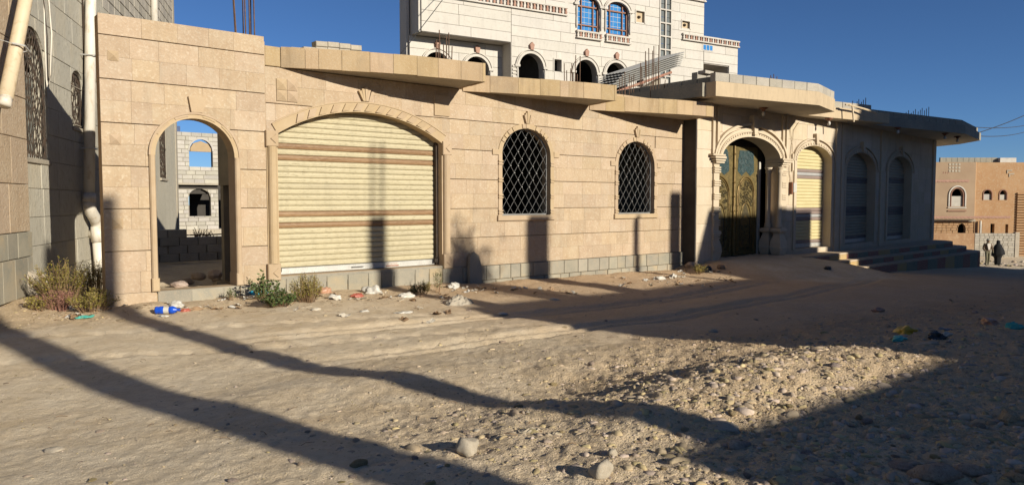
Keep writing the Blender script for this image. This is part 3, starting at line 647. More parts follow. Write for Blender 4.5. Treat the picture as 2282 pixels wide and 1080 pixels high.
def shop_arch(par, op, y, prop=.14):
    ring(op, prop, y-.045, y+.30, M_CRT, par, full=True, n=26)
    a = arch_pts(op, prop+.05, 26, False); b = arch_pts(op, prop+.09, 26, False); MB().strip_y(a, b, y-.07, y+.0).build('hood_moulding', M_CRT, par)
    xc = (op[0]+op[1])/2; rr = op[4]-op[3]; hw = (op[1]-op[0])/2; n = 22
    for i in range(n):
        q = []
        for da, dr in ((-.045, .03), (.045, .03), (.045, .09), (-.045, .09)):
            t = PI*(i+.5)/n+da; q.append((xc+(hw+dr)*math.cos(t), op[3]+(rr+dr)*math.sin(t)))
        MB().prism_y(q, y-.065, y-.03).build('dentil', M_CRT, par)
    MB().prism_y([(xc-.06, op[4]+.05), (xc+.06, op[4]+.05), (xc+.09, op[4]+.36), (xc-.09, op[4]+.36)], y-.12, y).build('keystone', M_CRT, par)
M_SHD = mat('shaded_grey_slat', (.27, .245, .19), (.31, .285, .22), sc=3, rough=.6, bump=.1); M_SHK = mat('shaded_band_slat', (.13, .11, .105), (.16, .135, .125), sc=3, rough=.6, bump=.1)  # darker slats for the right-hand shutters: shade of their recess put into the colour
def roller(par, op, y, zb, stripes, base=M_SHC2):
    s = group_empty('roller_shutter', par)
    z = zb+.13; L = []; n = 0
    while z < op[4]+.02:
        m = base
        for a, b, mm in stripes:
            if a < z+.05 < b: m = mm
        L.append((z, z+.1, m)); z += .1
    slats(s, op, L, y+.26, None); MB().stone(op[0]+.02, op[1]-.02, y+.235, y+.28, zb, zb+.125, .01).build('bottom_rail', M_GAL, s)
    mb = MB(); r = random.Random(int(op[0]*10)); 
    for k in range(14): x = op[0]+.4+k*.1; mb.box(x, x+.05, y+.229, y+.2335, zb+.03, zb+.03+r.uniform(.03, .07))
    mb.build('rail_decoration', M_WPL, s)
    return s
ST = [(1.0, 1.12, M_SHP), (1.12, 1.22, M_SHG), (1.22, 1.42, M_SHP), (2.25, 2.35, M_SHP), (2.35, 2.48, M_SHG), (2.48, 2.58, M_SHP), (.30, .38, M_SHP)]
shop_arch(F2, S1, YF); roller(F2, S1, YF, .16, ST)
ST2 = [(1.1, 1.4, M_SHK), (2.25, 2.45, M_SHK), (.25, .38, M_SHK)]
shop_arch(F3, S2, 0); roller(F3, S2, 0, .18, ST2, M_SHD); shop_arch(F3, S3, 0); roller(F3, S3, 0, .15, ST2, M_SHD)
# porch arch of the gate
ring(G, .24, YF-.07, YF+.42, M_CRT, F2, full=False, n=34); ring(G, .03, YF-.10, YF-.05, M_CRT, F2, full=False, inner=.13, n=34, name='bead_moulding')
a = arch_pts(G, .30, 30, False); b = arch_pts(G, .37, 30, False); MB().strip_y(a, b, YF-.10, YF).build('hood_moulding', M_CRT, F2)
for i in range(40):
    t = PI*(i+.5)/40; x = 18.405+(1.455+.10)*math.cos(t); z = G[3]+(.65+.10)*math.sin(t)
    o = MB().box(-.016, .016, -.015, .015, -.016, .016).build('dentil', M_CRT, F2); o.location = (x, YF-.08, z)
MB().prism_y([(18.33, 3.42), (18.48, 3.42), (18.53, 3.95), (18.28, 3.95)], YF-.16, YF).build('keystone', M_CRT, F2)
for s, x in ((-1, G[0]), (1, G[1])):
    for k, (z, wd, h, pr) in enumerate(((2.60, .34, .045, .12), (2.655, .40, .05, .15), (2.72, .46, .06, .18), (2.79, .52, .05, .15))):
        xx = sorted((x+s*-.03, x+s*wd)); MB().box(xx[0], xx[1], YF-pr, YF+.42, z, z+h-.006).build('impost', M_CRT, F2)
    xx = sorted((x+s*.10, x+s*.34)); MB().box(xx[0], xx[1], YF-.05, YF+.02, .0, 2.6).build('pilaster', M_CRT, F2)
    for z in rng(.25, 2.35, 6):
        for dz in (0, .06, .12): MB().box(xx[0]-.015, xx[1]+.03, YF-.085, YF-.045, z+dz, z+dz+.035).build('notched_block', M_CRT, F2)
    for k in (0, 1):   # tall flat strips above the imposts
        x3 = x+s*(.16+.20*k); MB().box(x3-.05, x3+.05, YF-.06, YF+.01, 2.85, 4.1).build('upper_pilaster', M_CRT, F2)
    # paired columns on bulging pedestals
    for (dx, yy) in (((.00, YF-.10), (.0, YF+.26)) if s > 0 else ((0, YF+.14), (0, YF+.46))):
        xx = x-.10; c = MB().lathe((xx, yy, .82), [(.10, 0), (.12, .03), (.09, .07), (.10, .12), (.075, .15), (.07, 1.58), (.10, 1.62), (.075, 1.66), (.10, 1.72), (.12, 1.76)], 16).build('porch_column', M_CRT, F2, smooth=True)
        P = [(.14, -.2), (.14, .03), (.17, .10), (.20, .25), (.185, .42), (.12, .62), (.11, .68), (.17, .70), (.19, .745), (.17, .80), (.13, .82)]
        mb = MB(); n = 4
        vs = [(xx+a*p[0], yy+b*p[0], p[1]) for p in P for a, b in ((-1, -.85), (1, -.85), (1, .85), (-1, .85))]
        mb.add(vs, [(i*4+j, i*4+(j+1) % 4, (i+1)*4+(j+1) % 4, (i+1)*4+j) for i in range(len(P)-1) for j in range(4)]+[tuple(range(len(P)*4-4, len(P)*4))]); mb.build('pedestal', M_CRT, F2)
# gate
gt = group_empty('double_gate', F2, 'gilded iron double gate with blue filigree')
yg = .13
MB().box(G[0]-.1, G[1]+.1, yg+.05, yg+.08, -.2, 3.5).build('gate_backing', M_DIRON, gt)
for x0, x1 in ((16.98, 18.36), (18.42, 19.62)):
    lf = MB().box(x0, x1, yg, yg+.045, .02, 3.16).build('gate_leaf', M_LEAF, gt)
    xm = (x0+x1)/2; hw = (x1-x0)/2-.16
    def tb(pts, r_, m=M_GOLD, nm='gate_moulding'): MB().tube([(x, yg-.015, z) for x, z in pts], r_, 6).build(nm, m, gt)
    for d in (0, .07):
        tb([(xm-hw+d, .12+d), (xm-hw+d, 1.75)]+[(xm-(hw-d)*math.cos(PI*i/12), 1.75+(.55-d)*math.sin(PI*i/12)) for i in range(13)]+[(xm+hw-d, 1.75), (xm+hw-d, .12+d), (xm-hw+d, .12+d)], .022-.01*(d > 0))
    tb([(xm-hw*.6, .3), (xm-hw*.6, 1.1)]+[(xm-hw*.6*math.cos(PI*i/8), 1.1+.45*math.sin(PI*i/8)) for i in range(9)]+[(xm+hw*.6, 1.1), (xm+hw*.6, .3), (xm-hw*.6, .3)], .014, M_GOLD)
    # filigree: scrolls of thin strap in the arch head, lower panel and the blue upper panel
    r = random.Random(int(x0*7)); sc = MB(); sb = MB()
    def scroll(mb, x, z, rad, turn, ph, rr=.008):
        pts = [(x+rad*(1-i/14)*math.cos(ph+turn*i*.45), yg-.012, z+rad*(1-i/14)*math.sin(ph+turn*i*.45)) for i in range(13)]; mb.tube(pts, rr, 4)
    for i in range(60):
        z = r.uniform(1.3, 2.2); x = xm+r.uniform(-1, 1)*hw*.8
        if z > 1.75 and ((x-xm)/hw)**2+((z-1.75)/.5)**2 > .75: continue
        if z < 1.55 and abs(x-xm) < hw*.55: continue
        scroll(sc, x, z, r.uniform(.05, .09), r.choice((-1, 1)), r.uniform(0, 6))
    for i in range(45): scroll(sc, xm+r.uniform(-.9, .9)*hw*.85, r.uniform(.2, .9), r.uniform(.05, .09), r.choice((-1, 1)), r.uniform(0, 6))
    sc.build('gate_filigree', M_BRZ, gt)
    P = [(xm-hw*.95, 2.45), (xm-hw*.5, 2.33), (xm, 2.46), (xm+hw*.5, 2.33), (xm+hw*.95, 2.45), (xm+hw*.9, 2.8), (xm+hw*.75, 3.05), (xm-hw*.75, 3.05), (xm-hw*.9, 2.8)]
    MB().prism_y(P, yg-.006, yg+.0).build('blue_panel', M_TEAL, gt)
    for i in range(110): scroll(sb, xm+r.uniform(-.85, .85)*hw, r.uniform(2.46, 3.02), r.uniform(.025, .06), r.choice((-1, 1)), r.uniform(0, 6), .0055)
    sb.build('gate_filigree', M_LACE, gt)
    for d in (1.05, .8): 
        MB().prism_y([(xm-hw*.58*d, .35), (xm+hw*.58*d, .35), (xm+hw*.58*d, 1.05), (xm, 1.5*d), (xm-hw*.58*d, 1.05)], yg-.004-.002*(d < 1), yg).build('gate_panel', M_BRZ if d > 1 else M_GOLD, gt)
mb = MB(); mb.tube([(18.39, yg-.03, .1), (18.39, yg-.03, 3.16)], .035, 8)
for z in rng(.5, 2.9, 6): mb.lathe((18.39, yg-.03, z), [(.03, 0), (.05, .03), (.03, .06)], 8)
mb.build('meeting_rail', M_GOLD, gt)
for x in (18.28, 18.50): MB().tube([(x, yg-.02, 1.30), (x, yg-.09, 1.32), (x, yg-.09, 1.46), (x, yg-.02, 1.48)], .012, 6).build('gate_handle', M_GOLD, gt)
MB().box(19.64, 19.72, yg-.05, yg+.05, 0.0, 2.75).build('gate_stile', M_WPL, gt)
MB().box(16.95, 19.86, yg-.06, yg+.06, -.04, .04).build('threshold', M_DIRON, gt)
# canopies of the shop house
Z0, Z1 = 4.12, 4.47
def canopy2(par, pts, back, z0, z1, m=M_PLA):
    poly = [(pts[0][0], back)]+pts+[(pts[-1][0], back)]
    o = MB().prism_z(poly, z0, z1).build('canopy_slab', m, par); o.data.materials.append(M_SOF)
    for p in o.data.polygons:
        if abs(p.normal.z) > .5: p.material_index = 1
    return o
c1 = [(15.28, -1.40), (18.86, -2.12), (20.55, -1.70), (20.80, -.90)]
c2 = [(20.80, -.75), (25.0, -1.30)]
canopy2(F2, c1, 1.0, Z0, Z1); canopy2(F2, c2, 1.0, Z0+.003, Z1-.02)
c3 = [(25.005, -.75), (31.0, -1.5), (35.0, -.75), (36.6, .6), (37.8, 2.6)]
o = canopy2(F2, c3, 4.0, Z0+.006, Z1-.04, M_CON)
MB().box(15.93, 35, .9, 6, 4.13, 4.46).build('roof_slab', M_CON, F2)
def block_row(par, pts, z0, h, L=.46, m=M_BLK, inset=.06, seed=3, name='parapet_block', gap=.012, wd=.18):
    r = random.Random(seed); off = par.get('off', (0, 0, 0))
    for (ax, ay), (bx, by) in zip(pts, pts[1:]):
        Ls = math.hypot(bx-ax, by-ay); n = max(1, round(Ls/L)); l = Ls/n; ang = math.atan2(by-ay, bx-ax)
        for i in range(n):
            t = (i+.5)*l; o = MB().stone(-l/2+gap/2, l/2-gap/2, -wd/2, wd/2, 0, h-.005, .01).build(name, m, par)
            nx, ny = -math.sin(ang), math.cos(ang)
            o.location = (ax+(bx-ax)*t/Ls+nx*(inset+wd/2)-off[0], ay+(by-ay)*t/Ls+ny*(inset+wd/2)-off[1], z0-off[2]); o.rotation_euler = (0, 0, ang+r.uniform(-.02, .02))
            o.data.transform(Matrix.Translation(off))
block_row(F2, c1, Z1, .22, inset=.02); block_row(F2, [(20.8, -.6), (24.2, -1.13)], Z1-.02, .22, seed=5)
block_row(F2, [(25.05, -.72), (31.0, -1.45), (34.9, -.72), (36.2, .5)], Z1-.04, .22, m=M_CON, seed=6)
block_row(F2, [(15.93, 7.0), (15.93, -1.0)], Z1+.0, .22, m=M_CON, seed=7, inset=-.2)
block_row(F2, [(16.0, -.4), (17.2, -.4)], Z1+.22, .22, seed=8); MB().stone(15.25, 15.6, -1.12, -.9, Z1+.22, Z1+.30, .01).build('parapet_block', M_BLK, F2)
MB().box(15.16, 15.40, -1.1, 4, Z0+.01, Z1-.01).build('canopy_edge', M_CON, F2)
r = random.Random(12)
def tiny_rods(lst, y): rods(F2, [(x, y, Z1, z, r.uniform(-.03, .03), 0) for x, z in lst], r_=.012)
tiny_rods([(18.5+.07*i, z) for i, z in enumerate((4.9, 4.95, 4.85, 5.05, 5.0, 5.1, 4.95, 5.05))], -.8)
tiny_rods([(22.6+.09*i, z) for i, z in enumerate((4.9, 5.0, 4.95, 5.12, 5.15))], -.2)
tiny_rods([(24.2+.16*i, 4.75+.05*(i % 3)+.03*i) for i in range(9)], -.3)
tiny_rods([(28.3+.2*i, 4.75+.05*(i % 3)+.03*i) for i in range(12)], -.4)
rods(F2, [(16.4+.10*i, 1.9, 4.4, z, r.uniform(-.06, .06), 0) for i, z in enumerate((5.5, 5.4, 5.85, 5.6, 5.95, 5.9, 6.05, 5.5, 6.1))], r_=.014)
# lamps under the soffit, meter box, cables
for (x, y) in ((18.2, -.9), (22.0, -.8), (26.5, -.95), (30.2, -1.1), (32.0, -.9)):
    mb = MB(); mb.lathe((x, y, Z0-.10), [(.02, 0), (.05, .02), (.055, .05), (.11, .07), (.12, .10)], 12); o = mb.build('ceiling_lamp', M_BRN, F2, smooth=True)
    MB().lathe((x, y, Z0-.23), [(.01, 0), (.045, .03), (.05, .08), (.025, .14)], 10).build('glass_shade', M_WPL, o, smooth=True)
MB().stone(20.50, 20.68, YF-.13, YF-.005, 1.86, 2.14, .01).build('meter_box', M_WPL, F2); MB().box(20.44, 20.52, YF-.10, YF-.005, 1.80, 2.16).build('meter_back', M_BRN, F2)
mb = MB(); mb.tube([(20.52, YF-.03, 2.14), (20.40, YF-.03, 2.5), (20.5, YF-.02, 3.2), (20.62, YF-.03, 3.7), (20.9, YF-.03, 3.95)], .010, 5)
mb.tube([(20.60, YF-.03, 2.14), (20.62, YF-.03, 2.5), (20.58, YF-.02, 3.2), (20.4, YF-.03, 3.75), (20.3, YF-.02, 4.0)], .008, 5); mb.build('meter_cable', M_PVCY, F2)
MB().box(20.55, 20.63, YF-.05, YF-.003, 2.5, 3.0).build('cable_trunking', M_CRT, F2)
mb = MB(); mb.tube([(22.2, -1.2, 4.5), (22.35, -1.25, 4.52), (22.5, -1.27, 4.46), (22.55, -1.3, 4.0)], .03, 6); mb.tube([(22.3, -1.25, 4.50), (23.1, -1.3, 4.45), (23.8, -1.45, 4.35)], .03, 6); mb.build('drain_spout', M_PVCY, F2)
# white stud on the pier
pm = MB().lathe((16.62, YF-.03, 1.25), [(.01, -.06), (.07, 0), (.01, .06)], 4); pm.build('carved_boss', M_CRT, F2)
# roof stair with stacked corrugated sheets
MB().prism_y([(17.3, 4.47), (20.3, 4.47), (20.3, 5.72), (20.0, 5.72)], 4.0, 4.25).build('stair_wall', M_MOR, F2)
for row in range(6):
    z = 4.50+row*.2; xa = 17.3+(z+.2-4.47)/1.25*2.7
    nb = max(1, int((20.3-xa)/.42))
    for i in range(nb):
        x = 20.3-(i+1)*.42
        MB().stone(x+.008, x+.412, 3.97, 4.05, z, z+.19, .01).build('stair_block', M_BLKL, F2)
MB().tube([(16.9, 3.9, 4.78), (20.35, 3.9, 5.93)], .045, 6).build('steel_beam', M_RED, F2)
for i in range(7):
    x0 = 16.9+.13*i; mb = MB(); n = 15; dz = .065*i+.10; L_ = 3.6-.1*i
    for j in range(n):
        y = 3.6+j*.07; mb.add([(x0, y, 4.86+dz+.02*(j % 2)+(x0-16.9)*.33), (x0+L_, y, 4.86+dz+.02*(j % 2)+(x0-16.9)*.33+L_*.33)], [])
    for j in range(n-1): mb.f.append((2*j, 2*j+1, 2*j+3, 2*j+2)); mb.m.append(0)
    o = mb.build('corrugated_sheet', M_GAL, F2); md = o.modifiers.new('s', 'SOLIDIFY'); md.thickness = .012

# ------------------------------------------------------------------ painted steps
TS = empty('shop_steps', (20, -1.1, -.6), 'three wide shop steps with red, green and yellow painted risers below the shaded shutters', 'steps'); TS['off'] = (20, -1.1, -.6)
r = random.Random(31)
for k in range(3):
    z1 = 0-.2*k; z0 = z1-.2 if k < 2 else -1.5; yl = -1.12-.30*k; x0 = 20.15+.35*k; xr = 33.1+.6*k
    n = 8; rc = 1.0; arc = [(xr-rc+rc*math.sin(PI/2*i/n), yl+.35+rc-rc*math.cos(PI/2*i/n)) for i in range(n+1)]
    front = [(x0, yl)]+[(xr-rc, yl+.35)]; pts = front+arc[1:]+[(xr, .42), (x0, .42)]
    MB().prism_z(pts, z1-.05, z1).build('tread', M_STEP, TS)
    ins = .012; MB().prism_z([(x, y+.03) if y < 0 else (x-.03, y) for x, y in pts], z0, z1-.052).build('step_core', M_STEP, TS)
    L = xr-rc-x0; t = 0; cols = [M_GRN, M_RED, M_YEL, M_GRN, M_RED]; i = k
    brk = 22.85+.20*k
    while t < L-.05:
        wd = min(r.uniform(.75, 1.0), L-t)
        if t < brk-x0 < t+wd+.3: wd = brk-x0-t if brk-x0-t > .3 else wd
        m = cols[i % 5]; xa = x0+t
        if brk-.95 < xa+wd/2 < brk: m = M_YEL
        elif brk < xa+wd/2 < brk+.9: m = M_RED
        ya = yl+.35*t/L; yb = yl+.35*(t+wd)/L
        P = [(xa+.002, ya-.004), (xa+wd-.002, yb-.004), (xa+wd-.002, yb+.029), (xa+.002, ya+.029)]
        MB().prism_z(P, z0 if k < 2 else z1-.9, z1-.054).build('riser_panel', m, TS); t += wd; i += 1
    for (a, b), m in zip(zip(arc, arc[1:]), [M_RED, M_RED, M_STEP, M_GRN, M_GRN, M_RED, M_RED, M_STEP]):
        MB().prism_z([(a[0], a[1]-.002), (b[0]+.002, b[1]), (b[0]-.03, b[1]+.03), (a[0]-.02, a[1]+.03)], z0, z1-.054).build('riser_panel', m, TS)

# ------------------------------------------------------------------ grey concrete house on the left
F4 = frame('concrete_house', (1.98, 2.3), 24, 'tall grey concrete house at the left edge with mesh-covered arched windows', 'building', base=(-1.2, 0, 0))
LW1 = (-1.10, .12, 2.27, 3.65, 4.30, 'ell'); LW2 = (1.55, 2.28, 2.98, 3.78, 4.02, 'ell'); LW3 = (10.5, 11.6, 2.3, 3.7, 4.15, 'ell')
core_wall(F4, -1.14, 13.7, -.3, 5.75, [LW1, LW2, LW3], .0, .22, M_CONW, 'concrete_wall')
MB().box(-1.14, 13.7, .03, .22, 5.75, 12).build('concrete_wall', M_CONW, F4); MB().box(-1.14, 4.1, .0, .03, 5.75, 12).build('concrete_wall', M_CONW, F4)
stone_wall(F4, -1.14, 8.6, [-.3, .45, .9, 1.35, 1.8, 2.25, 2.7, 3.15, 3.6, 4.05, 4.5, 4.95, 5.4, 5.75], [LW1, LW2], .8, 1.0, -.022, .03, M_CONW, 44, name='wall_block', joint=.006, jit=.006, bev=.006)
stone_wall(F4, 4.1, 13.45, rng(5.76, 8.76, 11), [], .50, .56, -.012, .04, M_BLK, 41, name='block', joint=.02)
MB().box(13.45, 13.75, -.03, .25, -.3, 12).build('corner_column', M_CONL, F4)
MB().box(13.6, 13.75, .25, 6, -.3, 12).build('end_wall', M_CON, F4)
MB().box(-3.6, 13.7, 4.5, 4.7, -.3, 12).build('inner_wall', M_CON, F4); MB().box(-3.6, 13.7, .22, 4.5, 4.6, 4.8).build('floor_slab', M_CONL, F4); MB().box(-3.6, 13.7, .22, 4.5, 1.9, 2.1).build('floor_slab', M_CONL, F4)
MB().box(-3.6, -3.4, .22, 4.5, -.3, 12).build('end_wall', M_CON, F4); MB().box(-3.6, 13.7, .0, 4.6, 11.9, 12.1).build('roof_slab', M_CON, F4)
MB().box(-3.6, -1.14, .0, .22, -.3, 12).build('concrete_wall', M_CON, F4)
zb_ = [1.15, 1.85, 2.52, 3.12, 3.90, 4.55, 5.2, 5.9, 6.6]
stone_wall(F4, -3.6, -1.14, zb_, [], .7, 1.1, -.10, .11, M_ST, 42, joint=.008); stone_wall(F4, -3.6, -1.12, [.2, .78, 1.15], [], .35, .6, -.12, .13, M_PL, 43, name='plinth_stone', joint=.01)
for z in rng(.9, 11.5, 15)[:-1]: MB().box(.15, 4.1, -.006, .0, z, z+.012).build('shutter_joint', M_CONL, F4) if z < 5.7 else None
def mesh_grille(op, y, seed):
    r = random.Random(seed); mb = MB(); xa, xb, zb, zs_, zt, _ = op; sx = .055; sz = .17
    for sgn in (1, -1):
        k = -60
        while k < 80:
            pts = []
            for i in range(90):
                z = zb+i*(zt-zb)/89; x = xa+k*sx*2+sgn*(z-zb)*sx/sz
                if xa < x < xb and z < (arch_z(x, op) if z > zs_ else 99): pts.append((x, y+r.uniform(-.008, .008)+.012*math.sin(z*9+x*5), z))
            if len(pts) > 3: mb.tube([pts[0]]+pts[3:-3:4]+[pts[-1]], .007, 4)
            k += 1
    g = mb.build('mesh_grille', M_DIRON, F4)
    a = arch_pts(op, -.035, 22); b = arch_pts(op, 0, 22); MB().strip_y(a, b, y-.01, y+.02).build('grille_frame', M_DIRON, F4)
    return g
mesh_grille(LW1, .02, 1); mesh_grille(LW2, .02, 2); mesh_grille(LW3, .02, 3)
for op in (LW1, LW2, LW3): MB().stone(op[0]-.05, op[1]+.05, -.05, .2, op[2]-.08, op[2], .01).build('window_sill', M_CONL, F4)
# white window frame and glass behind the big grille
wf = MB(); wf.box(-1.05, .1, .16, .20, 2.3, 2.36); wf.box(-1.05, -1.0, .16, .2, 2.3, 3.7); wf.box(-.5, -.44, .16, .2, 2.3, 4.2); wf.box(-1.0, .1, .16, .2, 3.6, 3.66); w_ = wf.build('window_frame', M_WPL, F4)
MB().box(-.44, .1, .175, .18, 2.36, 3.6).build('pane', M_GLG, w_)
MB().box(-.95, -.52, .19, .195, 2.4, 3.55).build('torn_curtain', M_WPL, F4)
# pipes
def pipe(name, pts, rad, m, par, n=14, label=None): return MB().tube(pts, rad, n).build(name, m, par, smooth=True, label=label)
pipe('downpipe', [(3.0, -.16, 9), (1.92, -.16, 1.62)], .10, M_PVC, F4, label='thick white downpipe')
pipe('pipe_elbow', [(1.93, -.16, 1.68), (1.91, -.16, 1.50), (1.98, -.17, 1.40), (2.26, -.18, 1.24), (2.36, -.18, 1.15), (2.37, -.18, .95)], .11, M_PVC, F4)
pipe('pipe_tee', [(2.43, .0, .95), (2.31, -.43, .95)], .085, M_PVC, F4); pipe('pipe_collar', [(2.37, -.18, .80), (2.37, -.18, 1.10)], .12, M_PVC, F4)
pipe('drain_stub', [(2.37, -.18, .86), (2.45, -.18, .35), (2.44, -.18, .25)], .10, M_PVC, F4); pipe('pipe_collar', [(1.92, -.16, 1.58), (1.94, -.16, 1.74)], .12, M_PVC, F4)
pipe('conduit', [(2.62, -.05, 12), (2.46, -.05, 3.05)], .028, M_PVC, F4, 8); pipe('conduit', [(2.50, -.04, 12), (2.36, -.04, 3.10)], .018, M_DIRON, F4, 6)
pipe('conduit', [(9.62, -.1, 12), (9.62, -.1, 5.2)], .10, M_PVC, F4, 10)
pipe('loose_cable', [(.12, -.03, 8), (.10, -.03, 3.6), (.05, -.06, 3.42), (.25, -.05, 3.7), (.42, -.04, 4.4), (.22, -.05, 5.4), (.1, -.04, 6.5)], .012, M_PVC, F4, 6)
pipe('loose_cable', [(.02, -.03, 8), (.04, -.03, 5.2), (.16, -.05, 4.3), (.16, -.04, 3.6)], .007, M_DIRON, F4, 5)
for z in (6.8, 4.4, 2.6): sx = 1.92+(z-1.62)*.146; MB().tube([(sx-.13, -.02, z), (sx-.12, -.27, z), (sx+.12, -.27, z), (sx+.13, -.02, z)], .012, 5).build('pipe_clamp', M_GAL, F4)
# leaning drain pipe in front of the cladding
P0 = Vector((-2.90, -.42, 2.92)); P1 = Vector((-2.04, -.42, 4.37))
pipe('slanting_pipe', [P0, P0+(P1-P0)*2.2], .085, M_PVCY, F4, label='slanting yellowed drain pipe with a broken end')
pipe('pipe_end', [P0-(P1-P0)*.075, P0+(P1-P0)*.005], .075, M_PVC, F4)
mb = MB(); q = P0+(P1-P0)*.5; mb.tube([q+Vector((-.13, .0, .02)), q+Vector((-.10, -.13, 0)), q+Vector((.10, -.13, -.04)), q+Vector((.13, 0, -.05))], .014, 6); mb.tube([q+Vector((-.10, 0, .02)), (q.x-.6, -.05, q.z+.08)], .006, 5); mb.build('pipe_clamp', M_GAL, F4)

# ------------------------------------------------------------------ block building seen through the empty doorway
F5 = frame('block_building', (9.7, 19.6), 90, 'unfinished pale block building seen through the empty arched doorway', 'building', base=(-1.3, 0, -1.2))
B1 = (-.24, .54, 3.00, 3.64, 3.66, 'seg'); B2 = (-.36, .49, .98, 1.75, 2.09, 'ell'); B3 = (.83, 1.18, .40, 2.28, 2.29, 'rect'); B4 = (-.30, .60, 3.00, 3.64, 4.12, 'ell')
stone_wall(F5, -3.0, .86, rng(2.33, 4.40, 12), [B4], .36, .46, -.02, .05, M_BLKL, 51, name='block', joint=.014, jit=.006)
stone_wall(F5, -3.0, 2.6, rng(.44, 2.08, 10), [B2, B3], .36, .46, .0, .05, M_BLKL, 52, name='block', joint=.014, jit=.006)
stone_wall(F5, -.6, 2.6, rng(-1.2, .2, 7), [], .36, .46, .0, .05, M_BLKL, 53, name='block', joint=.014, jit=.006)
core_wall(F5, -3.0, .84, 2.30, 4.38, [B4], .0, .2, M_MOR); core_wall(F5, -3.0, 2.6, .3, 2.1, [B2, B3], .03, .22, M_MOR); MB().box(-3, 2.6, .03, .22, -1.4, .2).build('wall_core', M_MOR, F5)
MB().box(-3, .84, -.12, 3, 2.26, 2.34).build('floor_slab', M_CONL, F5); MB().box(-3, 2.6, -.16, 3, .25, .44).build('floor_slab', M_CONL, F5)
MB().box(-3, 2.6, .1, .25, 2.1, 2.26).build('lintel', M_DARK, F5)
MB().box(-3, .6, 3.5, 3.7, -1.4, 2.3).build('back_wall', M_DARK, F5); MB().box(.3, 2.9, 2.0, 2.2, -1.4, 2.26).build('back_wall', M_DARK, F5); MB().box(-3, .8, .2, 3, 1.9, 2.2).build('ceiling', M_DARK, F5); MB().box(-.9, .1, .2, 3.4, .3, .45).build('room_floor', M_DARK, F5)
MB().prism_y([(-.26, 3.62), (.56, 3.62), (.56, 3.75), (.44, 3.95), (.15, 4.05), (-.14, 3.95), (-.26, 3.75)], .0, .12).build('tympanum', M_CORE, F5)
ring(B4, .06, -.04, .0, M_BLKL, F5, full=False, name='arch_band')
for x in (-.7, -.66, -.62): MB().tube([(x, .1, 4.3), (x, .1, 4.62)], .012, 5).build('rebar', M_RUST, F5)
stone_wall(F5, 1.42, 2.6, rng(.44, 2.3, 10), [], .30, .4, -.01, .05, M_BLKL, 54, name='block', joint=.014)
# low dark walls in the yard
YW = empty('yard_wall', (4.3, 7.4, 0), 'low broken block wall in the dark yard behind the empty doorway', 'wall')
r = random.Random(6)
for i in range(9):
    hgt = (5, 5, 4, 3, 3, 3, 2, 2, 2)[i]
    for k in range(max(1, hgt)):
        o = MB().stone(-.22, .22, -.1, .1, 0, .2, .012).build('block', M_BLK, YW); o.location = (.46*i+(k % 2)*.2, r.uniform(-.02, .02), .2*k-.02+.12); o.rotation_euler = (0, 0, r.uniform(-.05, .05))

# ------------------------------------------------------------------ white apartment house
F6 = frame('white_apartment_house', (21.4, 11.8), 99.6, 'white stone apartment house with brown-framed blue arched windows rising behind the street wall', 'building', base=(-5.6, 0, 0))
wa = [(-.94, .27, 5.6, 7.25, 7.84, 'ell'), (1.94, 3.12, 5.6, 7.25, 7.85, 'ell'), (3.64, 4.80, 5.6, 7.3, 7.88, 'ell')]
wb = [(2.08, 3.26, 9.10, 10.2, 10.62, 'ell'), (3.66, 4.92, 9.12, 10.2, 10.60, 'ell')]
wq = [(.84, 1.22, 7.22, 7.72, 7.72, 'rect'), (5.36, 5.86, 9.86, 10.36, 10.36, 'rect'), (5.42, 5.84, 6.9, 7.75, 7.75, 'rect'), (8.20, 8.70, 9.92, 10.25, 10.25, 'rect')]
sv = [(6.80, 7.56, 7.2, 14, 14, 'rect')]
zw = rng(5.5, 11.5, 14)
stone_wall(F6, -1.30, 9.66, [z for z in zw], wa+wb+wq+sv, 1.5, 3.4, 0, .06, M_WH, 61, joint=.012, jit=.001, bev=.004, skip=lambda x, z: z > 10.2 and x < 1.5)
core_wall(F6, -1.28, 9.64, 5.0, 8.5, wa+[wq[0], wq[2]]+sv, .05, .35, M_WHJ); core_wall(F6, -1.28, 9.64, 8.5, 10.35, wb+[wq[1], wq[3]]+sv, .05, .35, M_WHJ)
core_wall(F6, 1.56, 9.64, 10.35, 14, [(2.08, 3.26, 9, 10.36, 10.62, 'ell'), (3.66, 4.92, 9, 10.36, 10.60, 'ell'), (6.80, 7.56, 7.2, 14.2, 14.2, 'rect')], .05, .35, M_WHJ)
stone_wall(F6, 9.68, 12.03, [z for z in zw if z < 9.7], [(9.7, 11.4, 5, 8.36, 8.38, 'rect')], 1.2, 2.4, .0, .06, M_WH, 62, joint=.012, jit=.001, bev=.004)
MB().box(11.4, 12.0, .05, 5, 5, 9.3).build('wall_core', M_WHJ, F6); MB().box(9.64, 12.0, .05, 3, 8.36, 9.3).build('wall_core', M_WHJ, F6)
MB().box(9.64, 12, 2.5, 2.7, 5, 8.4).build('balcony_back', M_WH, F6); MB().box(9.5, 9.64, .3, 2.7, 5, 9.3).build('balcony_cheek', M_WH, F6)
